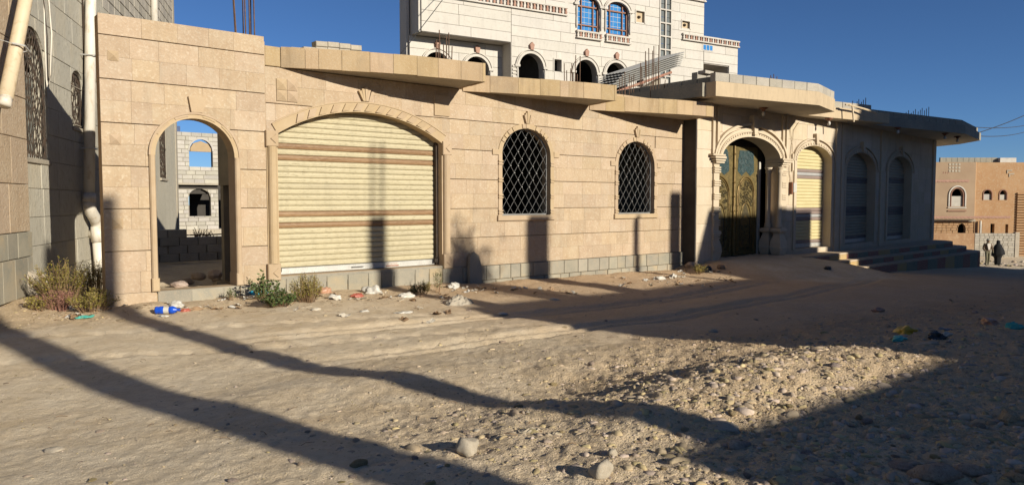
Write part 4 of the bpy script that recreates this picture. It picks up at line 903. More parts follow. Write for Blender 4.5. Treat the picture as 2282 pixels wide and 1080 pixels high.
# projecting first floor over the recessed part at the left
stone_wall(F6, -5.36, -1.31, [8.22, 8.62, 9.05, 9.45, 9.62], [], 1.5, 3.0, .0, .06, M_WH, 63, joint=.012, jit=.001, bev=.004)
MB().box(-5.33, -1.3, .05, 1.55, 8.2, 9.6).build('wall_core', M_WHJ, F6)
wl = [(-4.92, -3.80, 5.6, 7.1, 7.62, 'ell'), (-3.10, -1.98, 5.6, 7.1, 7.62, 'ell')]
stone_wall(F6, -5.55, -1.3, [5.5, 5.95, 6.4, 6.83, 7.26, 7.7, 8.19], [(a-.0, b, c, d, e, t) for a, b, c, d, e, t in wl], 1.2, 2.4, .75, .06, M_WH, 64, joint=.012, jit=.001, bev=.004)
core_wall(F6, -5.53, -1.3, 5, 8.19, wl, .80, 1.0, M_WHJ); MB().box(-1.31, -1.25, .02, .8, 5, 8.2).build('recess_cheek', M_WH, F6)
# left flank, shaded, and interior
mb = MB(); mb.box(-5.62, -5.5, .9, 1.6, 4, 14); mb.build('flank_wall', M_WH, F6); MB().box(-5.45, -5.3, .08, 1.6, 8.2, 14).build('flank_wall', M_WH, F6)
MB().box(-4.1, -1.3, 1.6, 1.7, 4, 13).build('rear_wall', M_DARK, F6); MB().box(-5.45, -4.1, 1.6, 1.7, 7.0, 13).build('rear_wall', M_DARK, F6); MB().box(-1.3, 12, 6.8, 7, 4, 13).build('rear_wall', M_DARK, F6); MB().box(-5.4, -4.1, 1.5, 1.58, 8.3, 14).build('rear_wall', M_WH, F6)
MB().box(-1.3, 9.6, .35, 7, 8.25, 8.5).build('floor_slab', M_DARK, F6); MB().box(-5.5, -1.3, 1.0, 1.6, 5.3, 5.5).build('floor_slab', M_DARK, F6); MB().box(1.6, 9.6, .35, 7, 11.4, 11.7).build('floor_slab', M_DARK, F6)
MB().box(5.0, 5.2, .4, 6, 5, 11).build('partition', M_DARK, F6); MB().box(1.3, 1.5, .4, 6, 5, 11).build('partition', M_DARK, F6)
# upper floor behind the balustrade
MB().box(-4.9, 1.55, 1.2, 1.4, 9.6, 14).build('upper_wall', M_WH, F6); MB().box(-.9, -.86, 1.1, 1.2, 9.6, 14).build('window_frame', M_WPL, F6); MB().box(-3.2, 1.2, 1.12, 1.19, 9.9, 14).build('dark_opening', M_GLG, F6); MB().box(1.4, 1.6, .0, 1.3, 9.6, 14).build('upper_cheek', M_WH, F6)
def balustrade(x0, x1, y, z0, h, step=.16):
    MB().box(x0, x1, y-.08, y+.05, z0, z0+.06).build('balustrade_rail', M_WHT, F6); MB().box(x0, x1, y-.08, y+.05, z0+h-.07, z0+h).build('balustrade_rail', M_WHT, F6)
    n = int((x1-x0)/step)
    for i in range(n):
        x = x0+(i+.5)*(x1-x0)/n
        MB().prism_y([(x-.03, z0+.06), (x+.03, z0+.06), (x+.055, z0+.14), (x+.03, z0+h*.6), (x+.05, z0+h-.07), (x-.05, z0+h-.07), (x-.03, z0+h*.6), (x-.055, z0+.14)], y-.06, y+.02).build('baluster', M_PINK if i % 2 else M_WHT, F6)
balustrade(-5.3, 1.5, -.02, 9.62, .38); balustrade(8.2, 12.05, -.04, 9.34, .32); balustrade(8.25, 9.7, -.04, 11.3, .3)
for a, b in ((1.98, 3.36), (3.58, 5.02)): balustrade(a, b, -.05, 8.75, .34, .13)
def wsurround(op, y, red=True):
    a = arch_pts(op, .0, 18, False); b = arch_pts(op, .10, 18, False); MB().strip_y(a, b, y-.06, y+.05).build('arch_trim', M_WHT, F6)
    b2 = arch_pts(op, .17, 18, False); b1 = arch_pts(op, .13, 18, False); MB().strip_y(b1, b2, y-.08, y).build('hood_moulding', M_WHT, F6)
    for s, x in ((-1, op[0]), (1, op[1])):
        xx = sorted((x, x+s*.13)); MB().lathe((x+s*.08, y-.04, op[2]+.1), [(.03, 0), (.05, .1), (.035, .5), (.05, op[3]-op[2]-.3), (.03, op[3]-op[2]-.1)], 8).build('side_column', M_WHT, F6)
        xx = sorted((x-s*.02, x+s*.22)); MB().box(xx[0], xx[1], y-.10, y, op[3]-.02, op[3]+.08).build('impost', M_WHT, F6)
    xc = (op[0]+op[1])/2
    if red: MB().prism_y([(xc-.07, op[4]+.14), (xc+.07, op[4]+.14), (xc+.11, op[4]+.36), (xc, op[4]+.47), (xc-.11, op[4]+.36)], y-.12, y).build('keystone', M_PINK, F6)
for op in wa: wsurround(op, 0)
for op in wl: wsurround(op, .75)
for op in wb:
    wsurround(op, 0); xa, xb, zb, zs_, zt, _ = op; xc = (xa+xb)/2
    f = MB(); a = arch_pts(op, -.05, 18); b = arch_pts(op, 0, 18); f.strip_y(a, b, .10, .16); f.box(xa, xb, .10, .16, zb, zb+.06); f.box(xa, xb, .10, .16, zs_-.03, zs_+.03); f.box(xa, xb, .10, .16, zb+.26, zb+.31)
    for x in (xa+.27, xb-.27): f.box(x-.025, x+.025, .098, .158, zb, arch_z(x, op)-.03)
    fo = f.build('window_frame', M_BRN, F6); MB().prism_y(arch_pts(op, -.01, 18), .17, .18).build('pane', M_GLB, fo)
    f = MB()
    for x in (xc-.13, xc+.13): f.box(x-.006, x+.006, .160, .169, zb, zt-.1)
    for z in rng(zb+.4, zt-.2, 4): f.box(xa+.1, xb-.1, .161, .168, z, z+.012)
    f.build('glazing_bars', M_WPL, fo)
xa, xb = 6.80, 7.56; f = MB()
for x in (xa, (xa+xb)/2-.03, xb-.06): f.box(x, x+.06, -.02, .1, 7.2, 14)
z = 7.5; 
while z < 12: f.box(xa, xb, -.018, .098, z, z+.06); z += .62
fo = f.build('stair_window_frame', M_WHT, F6); 
z = 7.2
for i in range(12):
    for x in (xa+.06, (xa+xb)/2+.03): MB().box(x, x+.29, .06, .07, z+.0, z+.60).build('pane', M_GLG, fo)
    z += .62
for i in (1, 3): op = wq[i]; MB().box(op[0], op[1], .10, .12, op[2], op[3]).build('vent_panel', M_PLA, F6); MB().lathe(((op[0]+op[1])/2, .09, (op[2]+op[3])/2-.07), [(.02, 0), (.08, .03), (.09, .07), (.08, .11), (.02, .14)], 10).build('vent_fan', M_DIRON, F6)
for op in wq: MB().strip_y([(op[0], op[2]), (op[0], op[3]), (op[1], op[3]), (op[1], op[2])], [(op[0]-.05, op[2]-.05), (op[0]-.05, op[3]+.05), (op[1]+.05, op[3]+.05), (op[1]+.05, op[2]-.05)], -.03, .06).build('window_frame', M_WHT, F6)
for i, x in enumerate((9.62, 9.84, 10.06)): MB().box(x, x+.18, -.02, .0, 9.02, 9.26).build('porthole', M_GLB, F6)
MB().box(9.55, 10.3, -.015, -.003, 8.98, 9.30).build('porthole_frame', M_WHT, F6)
for z in rng(6.2, 7.2, 7): MB().box(-1.26, -1.0, -.05, .0, z, z+.08).build('quoin', M_WHT, F6)

# ------------------------------------------------------------------ houses at the end of the street
PR = CAM+Vector((math.sin(HEAD), math.cos(HEAD), 0))*64
F7 = frame('ochre_house', (PR.x, PR.y), 130, 'two storey ochre house with blocked arched windows at the end of the street', 'building', base=(36, 0, -4))
V1 = (37.9, 38.9, 1.15, 2.1, 2.68, 'ell'); V2 = (41.05, 41.75, 1.70, 2.25, 2.57, 'ell'); V3 = (42.45, 43.05, 1.70, 2.2, 2.55, 'ell'); V4 = (38.95, 39.6, -1.4, -.9, -.35, 'ell'); V5 = (41.0, 42.1, -1.3, -.4, -.38, 'rect'); V6 = (42.6, 43.3, -1.3, -.45, -.43, 'rect')
core_wall(F7, 30, 39.95, -.0, 4.95, [(V1[0], V1[1], V1[2], V1[3], V1[4], 'ell')], .0, .3, M_ORD, 'upper_wall'); MB().prism_z([(39.95, .0), (40.35, .55), (40.35, .9), (39.95, .3)], -.0, 4.97).build('corner_face', M_OR, F7)
core_wall(F7, 40.35, 50, -4, 4.95, [V2, V3, V5, V6], .6, .9, M_OR, 'side_wall')
core_wall(F7, 30, 40.3, -4, -.02, [V4], .7, .9, M_ORD, 'lower_wall')
stone_wall(F7, 36.6, 40.3, rng(-3.2, -.05, 14), [V4], .35, .55, .63, .08, M_OR, 71, name='rough_stone', joint=.03, jit=.02)
MB().box(30, 40.3, .35, 3, -.16, -.0).build('floor_slab', M_CONL, F7); MB().box(30, 50, 4, 4.2, -4, 4.9).build('inner_wall', M_DARK, F7); MB().box(30, 50, 1, 4, 4.6, 4.8).build('roof_slab', M_DARK, F7); MB().box(30, 50, 1, 4, -.1, .1).build('floor_slab', M_DARK, F7)
for op, y in ((V1, 0), (V2, .6), (V3, .6)):
    MB().box(op[0]+.01, op[1]-.01, y+.08, y+.2, op[2], op[2]+(op[3]-op[2])*.92).build('window_infill', M_BLKL, F7)
    a = arch_pts(op, .0, 14); b = arch_pts(op, .07, 14); MB().strip_y(a, b, y-.05, y+.02).build('window_trim', M_BRN, F7)
a = arch_pts(V1, .16, 14); b = arch_pts(V1, .26, 14); MB().strip_y(a, b, -.08, .01).build('window_trim', M_WHT, F7)
for z in (1.0, .72): MB().box(37.6, 39.2, -.09, .0, z, z+.08).build('window_sill', M_BRN if z < .9 else M_WHT, F7)
r = random.Random(9)
for (x0, x1, z, y) in ((36.3, 39.3, 3.25, 0), (36.3, 39.9, .12, 0), (40.4, 43.3, .12, .6)):
    x = x0
    while x < x1: MB().prism_y([(x, z), (x+.3, z-.03), (x+.36, z+.10), (x+.3, z+.2), (x, z+.16)], y-.05, y).build('frieze_stone', M_PINK, F7); x += .34
for dx in range(4):
    for dz in range(3): MB().box(38.05-.45+dx*.27, 38.05-.27+dx*.27, -.03, .005, 4.1+dz*.28, 4.28+dz*.28).build('vent_tile', M_CONL, F7)
for x in (37.1, 37.3, 37.5): MB().prism_y([(x, 3.95), (x+.12, 4.0), (x+.05, 4.15)], -.012, .0).build('wall_mark', M_BRN, F7)
for (x, z) in ((43.0, 4.0), (43.2, 3.7)): MB().strip_y([(x, z), (x, z+.3), (x+.45, z+.3)], [(x+.08, z), (x+.08, z+.22), (x+.45, z+.22)], .55, .6).build('wall_mark', M_CONL, F7)
stone_wall(F7, 43.9, 46.5, rng(-3.4, 2.4, 26), [], 2, 3, .45, .15, M_OR, 72, name='quoin_course', joint=.07)
block_row(F7, [(37.4, .9), (42.4, .9)], 4.97, .42, L=.5, m=M_CON, seed=17); MB().box(42.4, 43.8, .6, 3, 4.95, 5.35).build('parapet', M_WHT, F7)
MB().prism_z([(34.5, 8), (38.0, 8), (38.0, 12), (34.5, 12)], 4.6, 5.5).build('stair_head', M_CONL, F7)
MB().tube([(40.75, .4, -1.3), (40.75, .4, -.1)], .09, 8).build('standpipe', M_PVC, F7)
F8 = frame('boundary_wall', (PR.x, PR.y), 130, 'low boundary wall of orange render and grey blocks behind the walking couple', 'wall', base=(36, -1.8, -3.4))
k = 62.2/64
MB().box(31, 38.9, -1.8, -1.55, -5, -1.08).build('rendered_wall', M_ORW, F8)
stone_wall(F8, 38.92, 42.3, rng(-3.4, -1.1, 11), [], .36, .44, -1.82, .05, M_BLK, 81, name='block', joint=.025, jit=.006); MB().box(38.92, 42.3, -1.78, -1.55, -5, -1.1).build('wall_core', M_CONL, F8)
MB().box(42.3, 42.65, -1.86, -1.5, -5, -1.02).build('end_pier', M_CONL, F8)
# a few low roofs and the ridge beyond
rd = MB(); r = random.Random(2); n = 60; pr = []
for i in range(n):
    a = R(20+i*2.0); d = 520; pr.append((d*math.sin(a), d*math.cos(a), 22+10*float(fbm(np.array([i*.22]), np.array([3.3]), 3)[0])))
rd.add(pr+[(p[0], p[1], -10) for p in pr]+[(p[0]*1.5, p[1]*1.5, -10) for p in pr], [(i, i+1, n+i+1, n+i) for i in range(n-1)]+[(i, i+1, 2*n+i+1, 2*n+i) for i in range(n-1)])
o = rd.build('distant_ridge', M_OR); o['kind'] = 'structure'

# ------------------------------------------------------------------ unfinished buildings behind the camera that shade the street
TN = 1.0
F9 = empty('unfinished_row', (9.2, -18.2, 0), 'unfinished concrete building across the street with rooftop columns and starter bars', 'building'); F9['off'] = (9.2, -18.2, 0)
MB().box(9.0, 18.95, -25, -18, -1, 5.28).build('ground_storey', M_CONL, F9)
MB().box(18.95, 24.75, -25, -18, -1, 7.50).build('upper_storey', M_CONL, F9); MB().box(24.75, 26.25, -25, -18, -1, 5.2).build('link_bay', M_CONL, F9)
MB().box(26.25, 37.0, -25, -18, -1, 11.5).build('tall_block', M_CONL, F9); MB().box(37.0, 60, -25, -18, -3, 4.6).build('low_wing', M_CONL, F9)
for x, wd, z in ((9.55, .33, 7.65), (13.35, .62, 7.55), (16.62, .16, 7.5), (18.15, .42, 8.1)): MB().box(x-wd/2, x+wd/2, -18-.4, -18, 5.2, z).build('roof_column', M_CONL, F9)
for x in (9.45, 9.65): MB().tube([(x, -18.2, 7.6), (x+.02, -18.2, 9.1)], .028, 6).build('rebar', M_RUST, F9)
G9 = empty('garden_wall', (3.4, -18.1, 0), 'plastered yard wall across the street with two tall gate columns', 'wall'); G9['off'] = (3.4, -18.1, 0)
MB().box(4.3, 8.99, -18.3, -18.0, -1, 3.18).build('wall_panel', M_CONL, G9)
MB().box(4.74, 5.05, -18.35, -17.9, -1, 7.9).build('gate_column', M_CONL, G9); MB().box(3.14, 3.54, -18.35, -17.9, -1, 7.9).build('gate_column', M_CONL, G9)

# ------------------------------------------------------------------ stones, gravel
def ico(sub):
    bm = bmesh.new(); bmesh.ops.create_icosphere(bm, subdivisions=sub, radius=1); v = np.array([x.co[:] for x in bm.verts]); f = np.array([[q.index for q in x.verts] for x in bm.faces]); bm.free(); return v, f
def rockmesh(seed, sub=3, flat=.6, ang=.35, amp=.22):
    v, f = ico(sub); rs = np.random.RandomState(seed); v = v.copy()
    for _ in range(9):   # shave with planes for facets
        n = rs.randn(3); n /= np.linalg.norm(n); d = rs.uniform(.62, .92); k = v@n; m = k > d; v[m] -= np.outer((k[m]-d)*(1-ang*.3), n)
    for i in range(len(v)):
        p = Vector(v[i])*1.3+Vector((seed*3.1, 0, 0)); v[i] *= 1+amp*(mnoise.noise(p))+.06*mnoise.noise(p*4)
    v *= np.array([1, rs.uniform(.6, .95), flat]); return v, f
def mesh_from(v, f, name, m, smooth=True):
    me = bpy.data.meshes.new(name); me.from_pydata(v.tolist(), [], f.tolist()); me.materials.append(m)
    if smooth: me.polygons.foreach_set('use_smooth', [True]*len(f))
    me.update(); return me
RM = [mesh_from(*rockmesh(i, 3 if i % 2 else 2, random.Random(i).uniform(.4, .75), ang=.35+.5*(i % 2 == 0)), 'rock', M_ROCK, i % 2 == 1) for i in range(14)]
RW = [mesh_from(*rockmesh(40+i, 3, random.Random(i).uniform(.35, .75), amp=.3), 'rock', M_ROCKW) for i in range(6)]
def rock(px, py, wpx, label, white=False, k=0, cat='rock', group=None, sink=.45, hz=1.0, rot=None, name='rock', p=None):
    p = p or at(px, py); dist = (p-CAM).length*math.cos(math.atan((px-1141)/1650)); s = wpx*dist/1650/2
    o = bpy.data.objects.new(name, (RW if white else RM)[k % (6 if white else 14)]); C.objects.link(o)
    o.location = (p.x, p.y, p.z+s*(.6*hz-sink)); o.scale = (s, s, s*hz); o.rotation_euler = (0, 0, rot if rot is not None else k*1.3); return tag(o, label, cat, group)
BIG = [(1043, 1008, 62, 'round pale boulder at the edge of the dark shadow band in the foreground', 1, 0, 1.3), (1608, 948, 88, 'long flat white stone lying right of centre beyond the shadow band', 1, 1, .6),
 (1340, 1056, 52, 'rounded cream stone at the bottom edge of the picture right of centre', 1, 2, 1.3), (1752, 752, 34, 'small smooth white stone on the far edge of the sunlit patch', 1, 3, .6), (270, 714, 38, 'flat tan stone left of the blue bottle', 0, 4, .6),
 (122, 1003, 42, 'pale flat stone near the left bottom of the sunlit sand', 1, 4, .9), (1860, 818, 34, 'brown angular stone alone in the sunlit rubble', 0, 5, .9), (1365, 1015, 24, 'upright pointed stone above the rounded cream stone', 1, 5, 1.5),
 (1640, 995, 42, 'tan cobble at the edge of the shade below the long white stone', 0, 6, 1.0), (2085, 1062, 120, 'large brown cobble at the bottom right corner group', 0, 7, .8), (2010, 1040, 70, 'reddish cobble left of the large brown cobble', 0, 8, .7),
 (2168, 1050, 70, 'grey brown cobble right of the large brown cobble', 0, 9, .8), (2250, 940, 55, 'orange tinted stone near the right edge in the shade', 0, 10, 1.3), (2170, 990, 80, 'long flat slab of stone in the shaded rubble', 0, 11, .35),
 (1790, 1010, 56, 'broad low reddish cobble in the bottom shade', 0, 12, .6), (1765, 1000, 46, 'pale grey cobble beside the broad reddish one', 0, 13, .6), (2180, 955, 34, 'round tan cobble left of the orange stone', 0, 2, 1), (2070, 765, 44, 'flat pale stone in front of the yellow bag', 1, 2, .5),
 (1540, 575, 30, 'grey boulder wedged in the dark gap between the two buildings', 0, 3, 1.0), (1541, 595, 34, 'ochre boulder in front of the gap between the two buildings', 0, 7, 1.0), (800, 1035, 44, 'brown cobble half sunk in the lower shadow band', 0, 5, .8), (1590, 738, 30, 'pale stone on the rim of the sunlit patch near its top', 1, 0, .7),
 (520, 1072, 26, 'small tan stone at the bottom edge left of the shadow', 0, 9, .9), (915, 950, 60, 'low dusty slab of stone left of the crumpled cloth', 1, 4, .35), (2270, 1068, 70, 'cobble cut by the bottom right corner of the picture', 0, 1, .9), (1860, 1075, 60, 'grey green cobble on the bottom edge right of centre', 0, 4, .7)]
for px, py, wp, lb, wh, k, hz in BIG: rock(px, py, wp, lb, wh, k, hz=hz)
# the porous rubble lump among the weeds
v, f = rockmesh(91, 4, .62, amp=.35)
for hx, hy, hz_ in ((-.3, -.8, .1), (.1, -.75, .3), (.35, -.7, .0), (-.05, -.85, -.1), (-.5, -.6, .25), (.0, -.5, .5), (.3, -.5, .4)):
    d = np.linalg.norm(v-np.array([hx, hy, hz_]), axis=1); m = d < .22; v[m] *= (1-.28*(1-d[m]/.22))[:, None]
o = bpy.data.objects.new('rubble_lump', mesh_from(v, f, 'rubble_lump', M_ROCKW)); C.objects.link(o); p = at(66, 655); o.location = (p.x, p.y, p.z+.16); o.scale = (.36, .3, .34); o.rotation_euler = (.2, .5, .2)
tag(o, 'pitted white lump of rubble lying among the weeds at the far left', 'rubble')
for i in range(10):
    r = random.Random(900+i); rock(0, 0, r.uniform(14, 60), 'lump of rubble on the dark yard floor behind the empty doorway', k=i, cat='rubble', group='rubble on the dark yard floor', rot=r.uniform(0, 6), name='rubble_chunk', hz=.8, p=Vector((r.uniform(3.6, 5.4), r.uniform(.7, 4.5), .12)))
# loose cobbles (individually) and gravel (stuff)
rs = np.random.RandomState(11); cnt = 0
while cnt < 235:
    px = rs.uniform(0, 2282); py = 1079-(1079-640)*rs.rand()**1.5 if rs.rand() < .8 else rs.uniform(640, 1079); p = at(px, py)
    if p.y > -.3 or p.x > 40: continue
    rk = float(rocky(np.array([p.x]), np.array([p.y]))[0])
    if rs.rand() > rk*1.5+.03: continue
    wpx = (9+24*rs.rand()**2.5)*(.5+.6*(py-600)/480)+(14*rs.rand() if rk > .8 and rs.rand() < .3 else 0)
    wpx = max(7.5, wpx*.82)
    shade = 'among the shaded rubble' if (px > 1500 and py > 1790-px*.5) else 'on the sunlit dirt'
    rock(px, py, wpx, 'loose rounded cobble on the unpaved street', rs.rand() < .15, int(rs.randint(99)), group='loose cobbles strewn over the street', hz=rs.uniform(.5, 1.1), rot=rs.uniform(0, 6), cat='stone', name='cobble'); cnt += 1
def gravel(name, n, size, sub, dens, seed, label):
    rs = np.random.RandomState(seed); base = [rockmesh(200+seed+i, sub, rs.uniform(.35, .6), amp=.3) for i in range(6)]
    V = []; F = []; off = 0; got = 0
    while got < n:
        m = 20000; a = np.radians(rs.uniform(-2, 82, m)); r_ = np.exp(rs.uniform(math.log(2.6), math.log(30), m)); x = r_*np.sin(a); y = -12+r_*np.cos(a)
        rk = rocky(x, y); ok = (rs.rand(m) < dens(x, y, rk)) & ((y < -.06) | (x < 2.2)) & ~((x > 16.3) & (x < 20.5) & (y > -2)) & ~((x > 20) & (y > -2))
        x, y = x[ok], y[ok]; z = ground_h(x, y); s = size[0]*(size[1]/size[0])**(rs.rand(len(x))**1.6)
        for j in range(len(x)):
            if got >= n: break
            v, f = base[j % 6]; t = rs.rand()*6.28; c, s_ = math.cos(t), math.sin(t); e = rs.uniform(.6, 1.4)
            vv = v*s[j]; vv = np.stack([vv[:, 0]*c*e-vv[:, 1]*s_, vv[:, 0]*s_*e+vv[:, 1]*c, vv[:, 2]], 1)+np.array([x[j], y[j], z[j]-s[j]*.12])
            V.append(vv); F.append(f+off); off += len(v); got += 1
    V = np.vstack(V); F = np.vstack(F); me = bpy.data.meshes.new(name); me.vertices.add(len(V)); me.vertices.foreach_set('co', V.ravel())
    me.loops.add(len(F)*3); me.loops.foreach_set('vertex_index', F.ravel()); me.polygons.add(len(F)); me.polygons.foreach_set('loop_start', np.arange(len(F))*3)
    me.update(calc_edges=True); me.materials.append(M_GRAV); o = bpy.data.objects.new(name, me); C.objects.link(o); tag(o, label, name.replace('_', ' '), None, 'stuff'); return o
gravel('fine_gravel', 26000, (.004, .013), 1, lambda x, y, rk: .12+rk**1.3, 1, 'fine gravel and grit scattered over the dirt road')
gravel('loose_rubble', 1500, (.022, .06), 2, lambda x, y, rk: rk**4*(.07+.93*(y < -8.2)), 3, 'small angular rubble lying in the right foreground of the road')
gravel('coarse_gravel', 7000, (.010, .036), 2, lambda x, y, rk: .015+rk**2.2, 2, 'coarse pebbles mixed into the rubble of the road')

# ------------------------------------------------------------------ litter
def crumple(seed, sx, sy, sz, m, sub=3, amp=.55, name='bag'):
    v, f = ico(sub); rs = np.random.RandomState(seed)
    for i in range(len(v)):
        p = Vector(v[i])*1.6+Vector((seed*7.7, 0, 0)); k = 1+amp*mnoise.noise(p)+amp*.5*abs(mnoise.noise(p*3.3))-amp*.25*abs(mnoise.noise(p*7)); v[i] = v[i]*(k-.10*abs(mnoise.noise(p*5.5))+.07*abs(mnoise.noise(p*11)))
    v[:, 2] = np.maximum(v[:, 2], -.25); v *= np.array([sx, sy, sz]); return mesh_from(v, f, name, m, True)
def litter(px, py, wpx, m, label, cat='bag', name='plastic_bag', hz=.45, seed=None, group=None, sub=4, dy=.6, amp=.55):
    p = at(px, py); dist = (p-CAM).length*math.cos(math.atan((px-1141)/1650)); s = wpx*dist/1650/2
    me = crumple(seed or int(px), s, s*dy, s*hz, m, sub, amp, name); o = bpy.data.objects.new(name, me); C.objects.link(o)
    o.location = (p.x, p.y, p.z+s*hz*.2); o.rotation_euler = (0, 0, rnd.uniform(-.6, .6)); return tag(o, label, cat, group)
for a in [(575, 655, 42, M_CPL, 'cyan plastic bag caught under the leafy weed by the basalt plinth', .4), (270, 655, 40, M_TPL, 'dark teal plastic bag on the heap at the foot of the left pier', .55),
          (190, 708, 36, M_TPL, 'torn turquoise netting scrap lying in front of the left weeds', .2), (392, 684, 34, M_WPL, 'white crumpled bag just right above the blue bottle', .6), (413, 693, 20, M_RPL, 'small red wrapper beside the blue bottle', .5),
          (436, 690, 34, M_CARD, 'tan flattened carton right of the red wrapper', .3), (135, 667, 34, M_RPL, 'faded red wrapper tangled in the dry pink weeds', .6), (150, 690, 30, M_WPL, 'white scrap under the dry pink weeds', .4),
          (745, 665, 26, M_WPL, 'white bag left of the shutter pole shadow, next to the round bush', .6), (797, 661, 28, M_RPL, 'faded red bag lying below the basalt plinth under the shutter', .5), (830, 653, 42, M_WPL, 'large crinkled white bag against the plinth left of the pole shadow', .7),
          (722, 652, 30, M_ORP, 'salmon coloured bag beside the round bush', .7), (903, 662, 36, M_WPL, 'white bag right of the pole shadow on the dirt', .5), (1012, 641, 30, M_WPL, 'white bag in the plant shadow by the plinth', .6),
          (900, 697, 38, M_WPL, 'flat white sheet of plastic lying alone on the sand', .16), (812, 694, 20, M_WPL, 'small white scrap lying on the sand left of the flat sheet', .3), (705, 690, 24, M_PAP, 'cream wrapper on the sand below the round bush', .3),
          (2020, 745, 66, M_YPL, 'yellow plastic bag on the shaded rubble', .42), (2005, 757, 44, M_TPL, 'turquoise bag under the yellow bag', .35), (2085, 757, 46, M_KPL, 'black bag right of the yellow bag', .5), (2105, 735, 46, M_KPL, 'thin black strip of plastic behind the black bag', .12),
          (2260, 733, 40, M_TPL, 'turquoise bag at the right edge of the picture', .6), (2203, 720, 46, M_ORP, 'salmon bag on top of the rubble mound', .4), (1957, 694, 28, M_ORP, 'small pinkish wrapper far back on the shaded road', .5), (2110, 748, 28, M_PAP, 'pale scrap beside the black bag', .5),
          (1572, 604, 26, M_KPL, 'black bag on the rubbish heap beside the ramp', .7), (1608, 598, 18, M_CARD, 'brown scrap on the right of the rubbish heap', .8), (1500, 618, 22, M_WPL, 'white bag on the left of the rubbish heap', .6), (1470, 622, 26, M_WPL, 'white torn sheet at the sunlit end of the rubbish heap', .4),
          (1845, 600, 22, M_KPL, 'black scrap on the lowest step', .5), (2128, 594, 26, M_KPL, 'black rubbish at the foot of the far steps', .3), (1165, 618, 26, M_CARD, 'brown crumpled bag at the plinth left of the wall column shadow', .9), (985, 1036, 26, M_WPL, 'torn white paper in the lower shadow band', .12),
          (365, 705, 20, M_WPL, 'white scrap under the blue bottle', .3), (1235, 668, 22, M_PAP, 'paper scrap in the soft shade below the window', .3), (1120, 700, 22, M_WPL, 'small white scrap on the tyre tracks', .3)]:
    litter(*a[:5], hz=a[5], cat='litter' if 'scrap' in a[4] or 'wrapper' in a[4] else 'bag', name='litter_piece' if 'scrap' in a[4] or 'wrapper' in a[4] else 'plastic_bag')
# cloth half buried and the cement sack
def cloth(px, py, wpx, label, seed, m, hz):
    p = at(px, py); dist = (p-CAM).length; s = wpx*dist/1650/2; n = 34; V = []; F = []
    for i in range(n):
        for j in range(n):
            u, w_ = i/(n-1)*2-1, j/(n-1)*2-1; rr = math.sqrt(u*u+w_*w_)
            a = math.atan2(w_, u); k = .5+.5*math.sin(a*5+rr*14+seed+2*mnoise.noise(Vector((u*2, w_*2, seed))))
            z = max(0, 1-rr*.95)**.7*hz*(.55+.45*k)+.12*hz*mnoise.noise(Vector((u*5, w_*5, seed)))
            e = 1+.2*mnoise.noise(Vector((u*1.5, w_*1.5, seed+3)))
            x, y = p.x+u*s*e, p.y+w_*s*.6*e; V.append((x-p.x, y-p.y, gh(x, y)-p.z+z*s-.02*(rr > .9)))
    F = [(i*n+j, (i+1)*n+j, (i+1)*n+j+1, i*n+j+1) for i in range(n-1) for j in range(n-1)]
    me = mesh_from(np.array(V), np.array(F), 'cloth', m); o = bpy.data.objects.new('crumpled_cloth', me); C.objects.link(o); o.location = p
    md = o.modifiers.new('t', 'SOLIDIFY'); md.thickness = .012; return tag(o, label, 'cloth')
cloth(1178, 962, 66, 'swirled dusty cloth half buried in the sunlit dirt', 2, M_CLOTH, .30); cloth(1232, 968, 50, 'smaller twisted cloth right of the swirled one', 6, M_CLOTH, .25)
o = cloth(1022, 676, 72, 'peaked grey cement sack lying on the sand right of the shutter', 9, M_SACK, .62); o['category'] = 'sack'
# blue bottle lying on its side
p = at(372, 699); bo = empty('water_bottle', (p.x, p.y, p.z+.055), 'blue plastic bottle lying on its side in front of the arched doorway', 'bottle', R(-32))
def hl(prof, n=16):
    mb = MB(); vs = [(x, r_*math.cos(2*PI*j/n), r_*math.sin(2*PI*j/n)) for r_, x in prof for j in range(n)]
    return mb.add(vs, [(i*n+j, i*n+(j+1) % n, (i+1)*n+(j+1) % n, (i+1)*n+j) for i in range(len(prof)-1) for j in range(n)])
hl([(.001, -.15), (.05, -.15), (.055, -.13), (.05, -.11), (.055, -.09), (.055, -.05), (.05, -.04), (.05, .04), (.055, .05), (.055, .08), (.04, .115), (.018, .14), (.018, .15)]).build('bottle_body', M_BPL, bo, smooth=True)
hl([(.021, .15), (.021, .175), (.001, .175)]).build('bottle_cap', M_BPL, bo); hl([(.0515, -.035), (.0515, .035)]).build('bottle_label', M_WPL, bo, smooth=True)
# standing slab beside the plinth
sl = MB(); sl.prism_y([(-.16, 0), (.14, 0), (.15, .38), (.10, .62), (-.02, .70), (-.12, .62), (-.16, .3)], -.04, .04); so = thing('stone_slab', sl, M_PL, (8.98, -.16, -.12), 'grey stone slab leaning upright against the plinth right of the shutter', 'slab'); so.rotation_euler = (-.1, 0, 0)
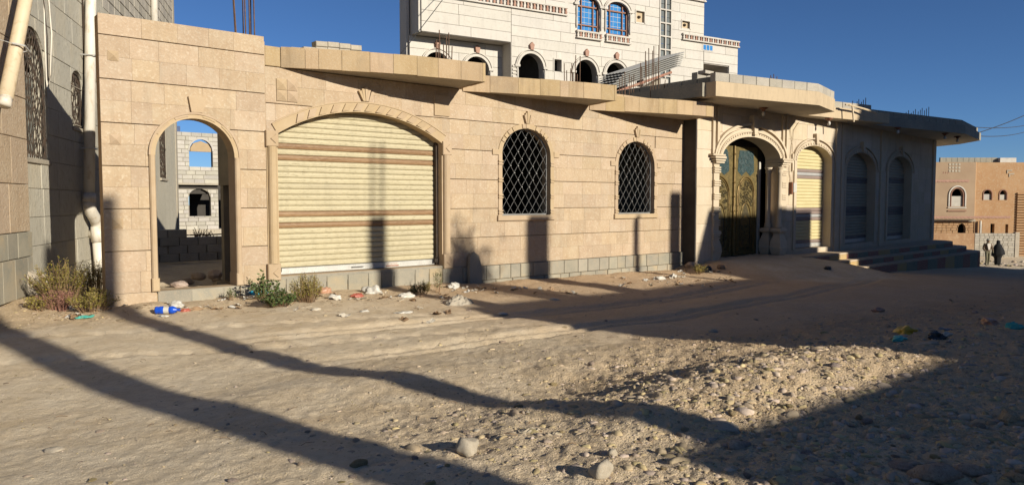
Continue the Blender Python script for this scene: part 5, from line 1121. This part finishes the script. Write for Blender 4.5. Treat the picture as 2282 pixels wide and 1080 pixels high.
# small scraps
SCR = []
for i in range(6):
    n = 5; V = [((a/(n-1)-.5)*1.6, (b/(n-1)-.5), .22*mnoise.noise(Vector((a*.8, b*.8, i*5)))+.08*math.sin(a*2+i)) for a in range(n) for b in range(n)]
    F = [(a*n+b, (a+1)*n+b, (a+1)*n+b+1, a*n+b+1) for a in range(n-1) for b in range(n-1)]
    SCR.append(mesh_from(np.array(V), np.array(F), 'scrap', [M_PAP, M_WPL, M_PAP, M_CARD, M_WPL, M_DRY][i], False))
rr_ = random.Random(77)
ZONES = [((250, 660), (560, 690), 30), ((560, 655), (1000, 672), 44), ((1000, 640), (1300, 655), 26), ((1360, 618), (1500, 640), 22), ((1500, 600), (1640, 640), 34), ((130, 670), (260, 715), 22), ((600, 680), (1100, 720), 12)]
for (ax, ay), (bx, by), n in ZONES:
    for i in range(n):
        px = rr_.uniform(ax, bx); py = rr_.uniform(min(ay, by), max(ay, by)); p = at(px, py); k = rr_.randrange(6)
        if p.y > -.06 and p.x > 2.3: continue
        o = bpy.data.objects.new('litter_scrap', SCR[k]); C.objects.link(o); s = rr_.uniform(.03, .10)
        o.location = (p.x, p.y, p.z+.02); o.scale = (s, s, s); o.rotation_euler = (rr_.uniform(-.5, .5), rr_.uniform(-.5, .5), rr_.uniform(0, 6))
        tag(o, 'small scrap of paper or plastic littering the foot of the walls', 'litter', 'scraps of litter along the foot of the walls')
# ------------------------------------------------------------------ plants
def bush(px, py, wpx, hpx, label, m=M_LEAFY, seed=1, tw=60, lf=26, leaf=.018, wide=.5, cat='bush', name='wild_bush', twig=M_DRY, up=1.0, loc=None):
    p = loc or at(px, py); dist = (p-CAM).length; rad = wpx*dist/1650/2; hh = hpx*dist/1650
    r = random.Random(seed); root = empty(name, p, label, cat); st = MB(); V = []; F = []
    for i in range(tw):
        a = r.uniform(0, 2*PI); q = math.sqrt(r.random())*rad; out = Vector((math.cos(a), math.sin(a)*.75, 0)); h = hh*r.uniform(.55, 1.05)*(1-.35*(q/rad)**2)
        b = out*q*.45; t = out*(q*1.0+r.uniform(-.02, .02))+Vector((0, 0, h)); mid = (b+t)/2+Vector((r.uniform(-.03, .03), r.uniform(-.03, .03), h*.1)); b.z = gh(p.x+b.x, p.y+b.y)-p.z-.01
        st.tube([b, mid, t], [.004, .003, .0015], 4, cap=False)
        for j in range(lf):
            u = r.uniform(.25, 1.02); c = (b*(1-u)+mid*u*2*(1-u)*0+t*u) if False else b.lerp(mid, u*2) if u < .5 else mid.lerp(t, u*2-1)
            c = c+Vector((r.gauss(0, .014), r.gauss(0, .014), r.gauss(0, .01))); d = Vector((r.gauss(0, 1), r.gauss(0, 1), r.uniform(.2, 1.6)*up)).normalized(); e = d.cross(Vector((r.gauss(0, 1), r.gauss(0, 1), r.gauss(0, 1)))).normalized(); s = leaf*r.uniform(.6, 1.3)
            k = len(V); V += [c, c+d*s+e*s*wide*.5, c+d*s*2, c+d*s-e*s*wide*.5]; F.append((k, k+1, k+2, k+3))
    st.build('stems', twig, root); mb = MB(); mb.v = [tuple(v) for v in V]; mb.f = F; mb.m = [0]*len(F); mb.build('foliage', m, root); return root
bush(140, 668, 125, 80, 'wide olive bush in front of the concrete wall at the left', seed=1, tw=150)
bush(208, 655, 78, 66, 'olive bush against the left pier', seed=2, tw=80)
bush(205, 692, 100, 48, 'low spreading olive bush in front of the left pier', seed=3, tw=80)
bush(10, 652, 60, 66, 'olive bush cut by the left edge of the picture', seed=4, tw=70)
bush(108, 612, 70, 100, 'tall dark leafy bush beside the concrete wall', m=M_LEAFG, seed=5, tw=46, leaf=.022)
bush(135, 690, 70, 46, 'dry pinkish bush among the olive bushes', m=M_PINKD, seed=6, tw=60, lf=20, twig=M_PINKD)
bush(230, 680, 46, 34, 'small dry bush at the corner of the left pier', m=M_DRY, seed=16, tw=30)
bush(95, 690, 60, 30, 'low straw coloured bush in front of the rubble lump', m=M_LEAFY, seed=17, tw=50)
bush(684, 672, 76, 66, 'round olive bush at the plinth under the shutter', seed=7, tw=110)
bush(590, 668, 60, 62, 'broad-leaved green weed rising left of the shutter', m=M_LEAFG, seed=8, tw=26, lf=20, leaf=.03, wide=.9, up=.4)
bush(625, 682, 90, 36, 'low spreading green weed left of the round bush', m=M_LEAFG, seed=9, tw=70, lf=16, leaf=.024, wide=.9, up=.4)
bush(975, 652, 26, 66, 'thin upright weed growing at the plinth at the right of the shutter', m=M_LEAFG, seed=10, tw=9, lf=30)
bush(945, 655, 34, 30, 'small olive weed left of the thin upright weed', seed=11, tw=26); bush(925, 655, 24, 22, 'tiny green weed left of the small olive weed', m=M_LEAFG, seed=12, tw=18)
bush(360, 0, 10, 10, 'dry branching weed on the yard wall behind the doorway', m=M_DRY, seed=13, tw=16, lf=6, loc=Vector((5.9, 7.3, .42))) if False else None
bush(1560, 608, 44, 20, 'dry yellowish weeds on the rubbish heap beside the ramp', m=M_LEAFY, seed=14, tw=40)
bush(512, 668, 30, 26, 'small sparse weed at the plinth below the doorway', m=M_LEAFG, seed=15, tw=14, lf=12)
root = bush(0, 0, 10, 10, 'bare dry branching shrub on the bank behind the empty doorway', m=M_DRY, seed=13, tw=30, lf=8, leaf=.004, loc=Vector((6.6, 9.2, .3))); root.scale = (5, 4, 5)
o = bush(0, 0, 10, 10, 'leafy potted shrub on the roof edge of the unfinished building across the street', m=M_LEAFG, seed=33, tw=60, lf=26, leaf=.006, wide=.9, loc=Vector((11.35, -18.35, 5.28))); o.scale = (11, 6, 24)
# loose stalk litter: dry grass bits as stuff
mb = MB(); r = random.Random(5)
for i in range(620):
    z_ = ((60, 250, 640, 715), (250, 1000, 655, 700), (1000, 1640, 600, 665), (0, 1500, 700, 1000))[min(3, i//185)]
    p = at(r.uniform(z_[0], z_[1]), r.uniform(z_[2], z_[3])); a = r.uniform(0, PI); L_ = r.uniform(.02, .09)
    if p.y > -.05 and p.x > 2.3: continue
    d = Vector((math.cos(a), math.sin(a), r.uniform(-.05, .15)))*L_; mb.tube([p+Vector((0, 0, .005)), p+d*.5+Vector((r.uniform(-.012, .012), r.uniform(-.012, .012), .014)), p+d+Vector((0, 0, .008))], .002, 3, cap=False)
tag(mb.build('dry_stalks', M_DRY), 'dry stalks and twigs scattered over the dirt', 'stalks', None, 'stuff')

# ------------------------------------------------------------------ overhead wires
def wire(name, a, b, sag, label, rad=.012):
    pts = []
    for i in range(17): t = i/16; p = Vector(a).lerp(Vector(b), t); p.z -= sag*4*t*(1-t); pts.append(tuple(p))
    tag(MB().tube(pts, rad, 5).build(name, M_KPL), label, 'wire')
wire('overhead_wire', (31.0, .6, 4.95), (66, 6, 7.35), .35, 'upper black wire running from the shop canopy to the right', .02)
wire('overhead_wire', (34.0, .6, 4.6), (66, 6, 6.9), .35, 'lower black wire running from the shop canopy to the right', .02)
wire('overhead_wire', (37.2, 1.2, 4.35), (46, .57, 6.2), .1, 'rising wire crossing the two level wires at the right', .02)
wire('overhead_wire', (12.5, 9, 5.9), (19.5, 13, 12.5), .1, 'thin wire climbing to the white apartment house', .014)

# ------------------------------------------------------------------ people
def skinned(name, verts, edges, radii, m, par=None, root=0, sub=2):
    me = bpy.data.meshes.new(name); me.from_pydata(verts, edges, []); me.materials.append(m); o = bpy.data.objects.new(name, me); C.objects.link(o)
    o.parent = par; sk = o.modifiers.new('skin', 'SKIN'); sk.use_smooth_shade = True; me.skin_vertices[0].data
    for i, r_ in enumerate(radii): me.skin_vertices[0].data[i].radius = r_ if isinstance(r_, tuple) else (r_, r_)
    me.skin_vertices[0].data[root].use_root = True; sb = o.modifiers.new('sub', 'SUBSURF'); sb.levels = sb.render_levels = sub; return o
def man(p, rz, label):
    e = empty('person', p, label, 'person', rz); s = 1.0
    V = [(0, 0, .92), (0, -.01, 1.15), (0, 0, 1.38), (0, -.02, 1.50), (0, -.03, 1.60), (-.19, 0, 1.40), (-.26, .02, 1.13), (-.20, -.14, .95), (-.16, -.2, .92), (.19, 0, 1.40), (.27, .03, 1.13), (.30, -.05, .90), (.31, -.07, .84),
         (-.09, 0, .88), (-.10, -.08, .48), (-.10, -.02, .08), (-.10, -.13, .04), (.09, 0, .88), (.11, .05, .47), (.12, .14, .09), (.12, .03, .04)]
    Ed = [(0, 1), (1, 2), (2, 3), (3, 4), (2, 5), (5, 6), (6, 7), (7, 8), (2, 9), (9, 10), (10, 11), (11, 12), (0, 13), (13, 14), (14, 15), (15, 16), (0, 17), (17, 18), (18, 19), (19, 20)]
    Rr = [(.15, .11), (.15, .11), (.16, .10), .06, .09, .07, .05, .04, .035, .07, .05, .04, .035, .095, .075, .05, .04, .095, .075, .05, .04]
    skinned('body', V, Ed, Rr, M_TROU, e)
    skinned('jacket', [(0, 0, .84), (0, 0, 1.12), (0, .01, 1.36), (0, 0, 1.45), (-.20, .01, 1.39), (-.275, .02, 1.13), (-.20, -.13, .97), (.20, .01, 1.39), (.285, .03, 1.13), (.305, -.04, .93)], [(0, 1), (1, 2), (2, 3), (2, 4), (4, 5), (5, 6), (2, 7), (7, 8), (8, 9)],
            [(.19, .13), (.175, .13), (.18, .12), .08, .085, .065, .05, .085, .065, .05], M_JACK, e)
    MB().lathe((0, -.02, 1.48), [(.05, 0), (.065, .04), (.09, .08), (.10, .14), (.095, .2), (.06, .24), (.01, .25)], 14).build('head', M_SKIN, e, smooth=True)
    MB().prism_y([(-.02, 1.58), (.02, 1.58), (.01, 1.62), (-.01, 1.62)], -.135, -.10).build('nose', M_SKIN, e)
    mb = MB().lathe((0, -.02, 1.64), [(.108, 0), (.11, .03), (.10, .08), (.05, .12), (.01, .125)], 14); mb.prism_z([(-.08, -.1), (.08, -.1), (.06, -.21), (-.06, -.21)], 1.645, 1.66); mb.build('cap', M_CAP, e)
    mb = MB(); mb.prism_y([(-.12, 1.42), (-.03, 1.05), (.03, 1.05), (.12, 1.42), (.04, 1.47), (-.04, 1.47)], -.155, -.12); mb.build('shirt_front', M_SHIRT, e)
    return e
def woman(p, rz, label):
    e = empty('person', p, label, 'person', rz)
    n = 28; prof = [(.17, .0, .04), (.19, .15, .03), (.20, .45, .02), (.24, .62, .02), (.34, .66, .0), (.34, .80, .0), (.30, 1.0, .0), (.26, 1.2, .0), (.20, 1.34, .0), (.115, 1.42, .0), (.115, 1.50, -.01), (.115, 1.58, -.01), (.07, 1.65, 0), (.01, 1.67, 0)]
    vs = []
    for k, (r_, z, sw) in enumerate(prof):
        for j in range(n):
            a = 2*PI*j/n; fold = 1+(.05*math.sin(a*6+k*.4) if z < 1.2 else 0)+(.16 if .6 < z < 1.1 and abs(math.cos(a)) > .8 else 0)*(1 if math.cos(a) > 0 else .6)
            vs.append((r_*math.cos(a)*fold, r_*math.sin(a)*.72*fold+sw, z+(.05*math.cos(a) if .6 < z < .7 else 0)))
    mb = MB().add(vs, [(i*n+j, i*n+(j+1) % n, (i+1)*n+(j+1) % n, (i+1)*n+j) for i in range(len(prof)-1) for j in range(n)]+[tuple(range(n-1, -1, -1))])
    mb.build('black_robe', M_BLKC, e, smooth=True)
    for x in (-.08, .09): MB().lathe((x, -.08, -.02), [(.03, 0), (.05, .03), (.045, .06), (.02, .09)], 8).build('shoe', M_KPL, e, smooth=True)
    return e
pm_ = atz(2200, 593, -2.6); pw = atz(2223, 589.5, -2.62)
man(pm_, R(-45), 'man in a cap, brown jacket and olive trousers walking beside the woman in black'); woman(pw, R(-60), 'woman in a full black robe and veil walking along the far road')
# far rubble at the wall
for i in range(46):
    r = random.Random(500+i); px = r.uniform(2095, 2282); py = r.uniform(578, 596)
    rock(px, py, r.uniform(4, 11), 'chunk of rubble lying at the foot of the boundary wall', k=i, white=i % 4 == 0, cat='rubble', group='rubble at the foot of the boundary wall', rot=r.uniform(0, 6), name='rubble_chunk', p=atz(px, py, -2.7))
print('objects', len(bpy.data.objects))
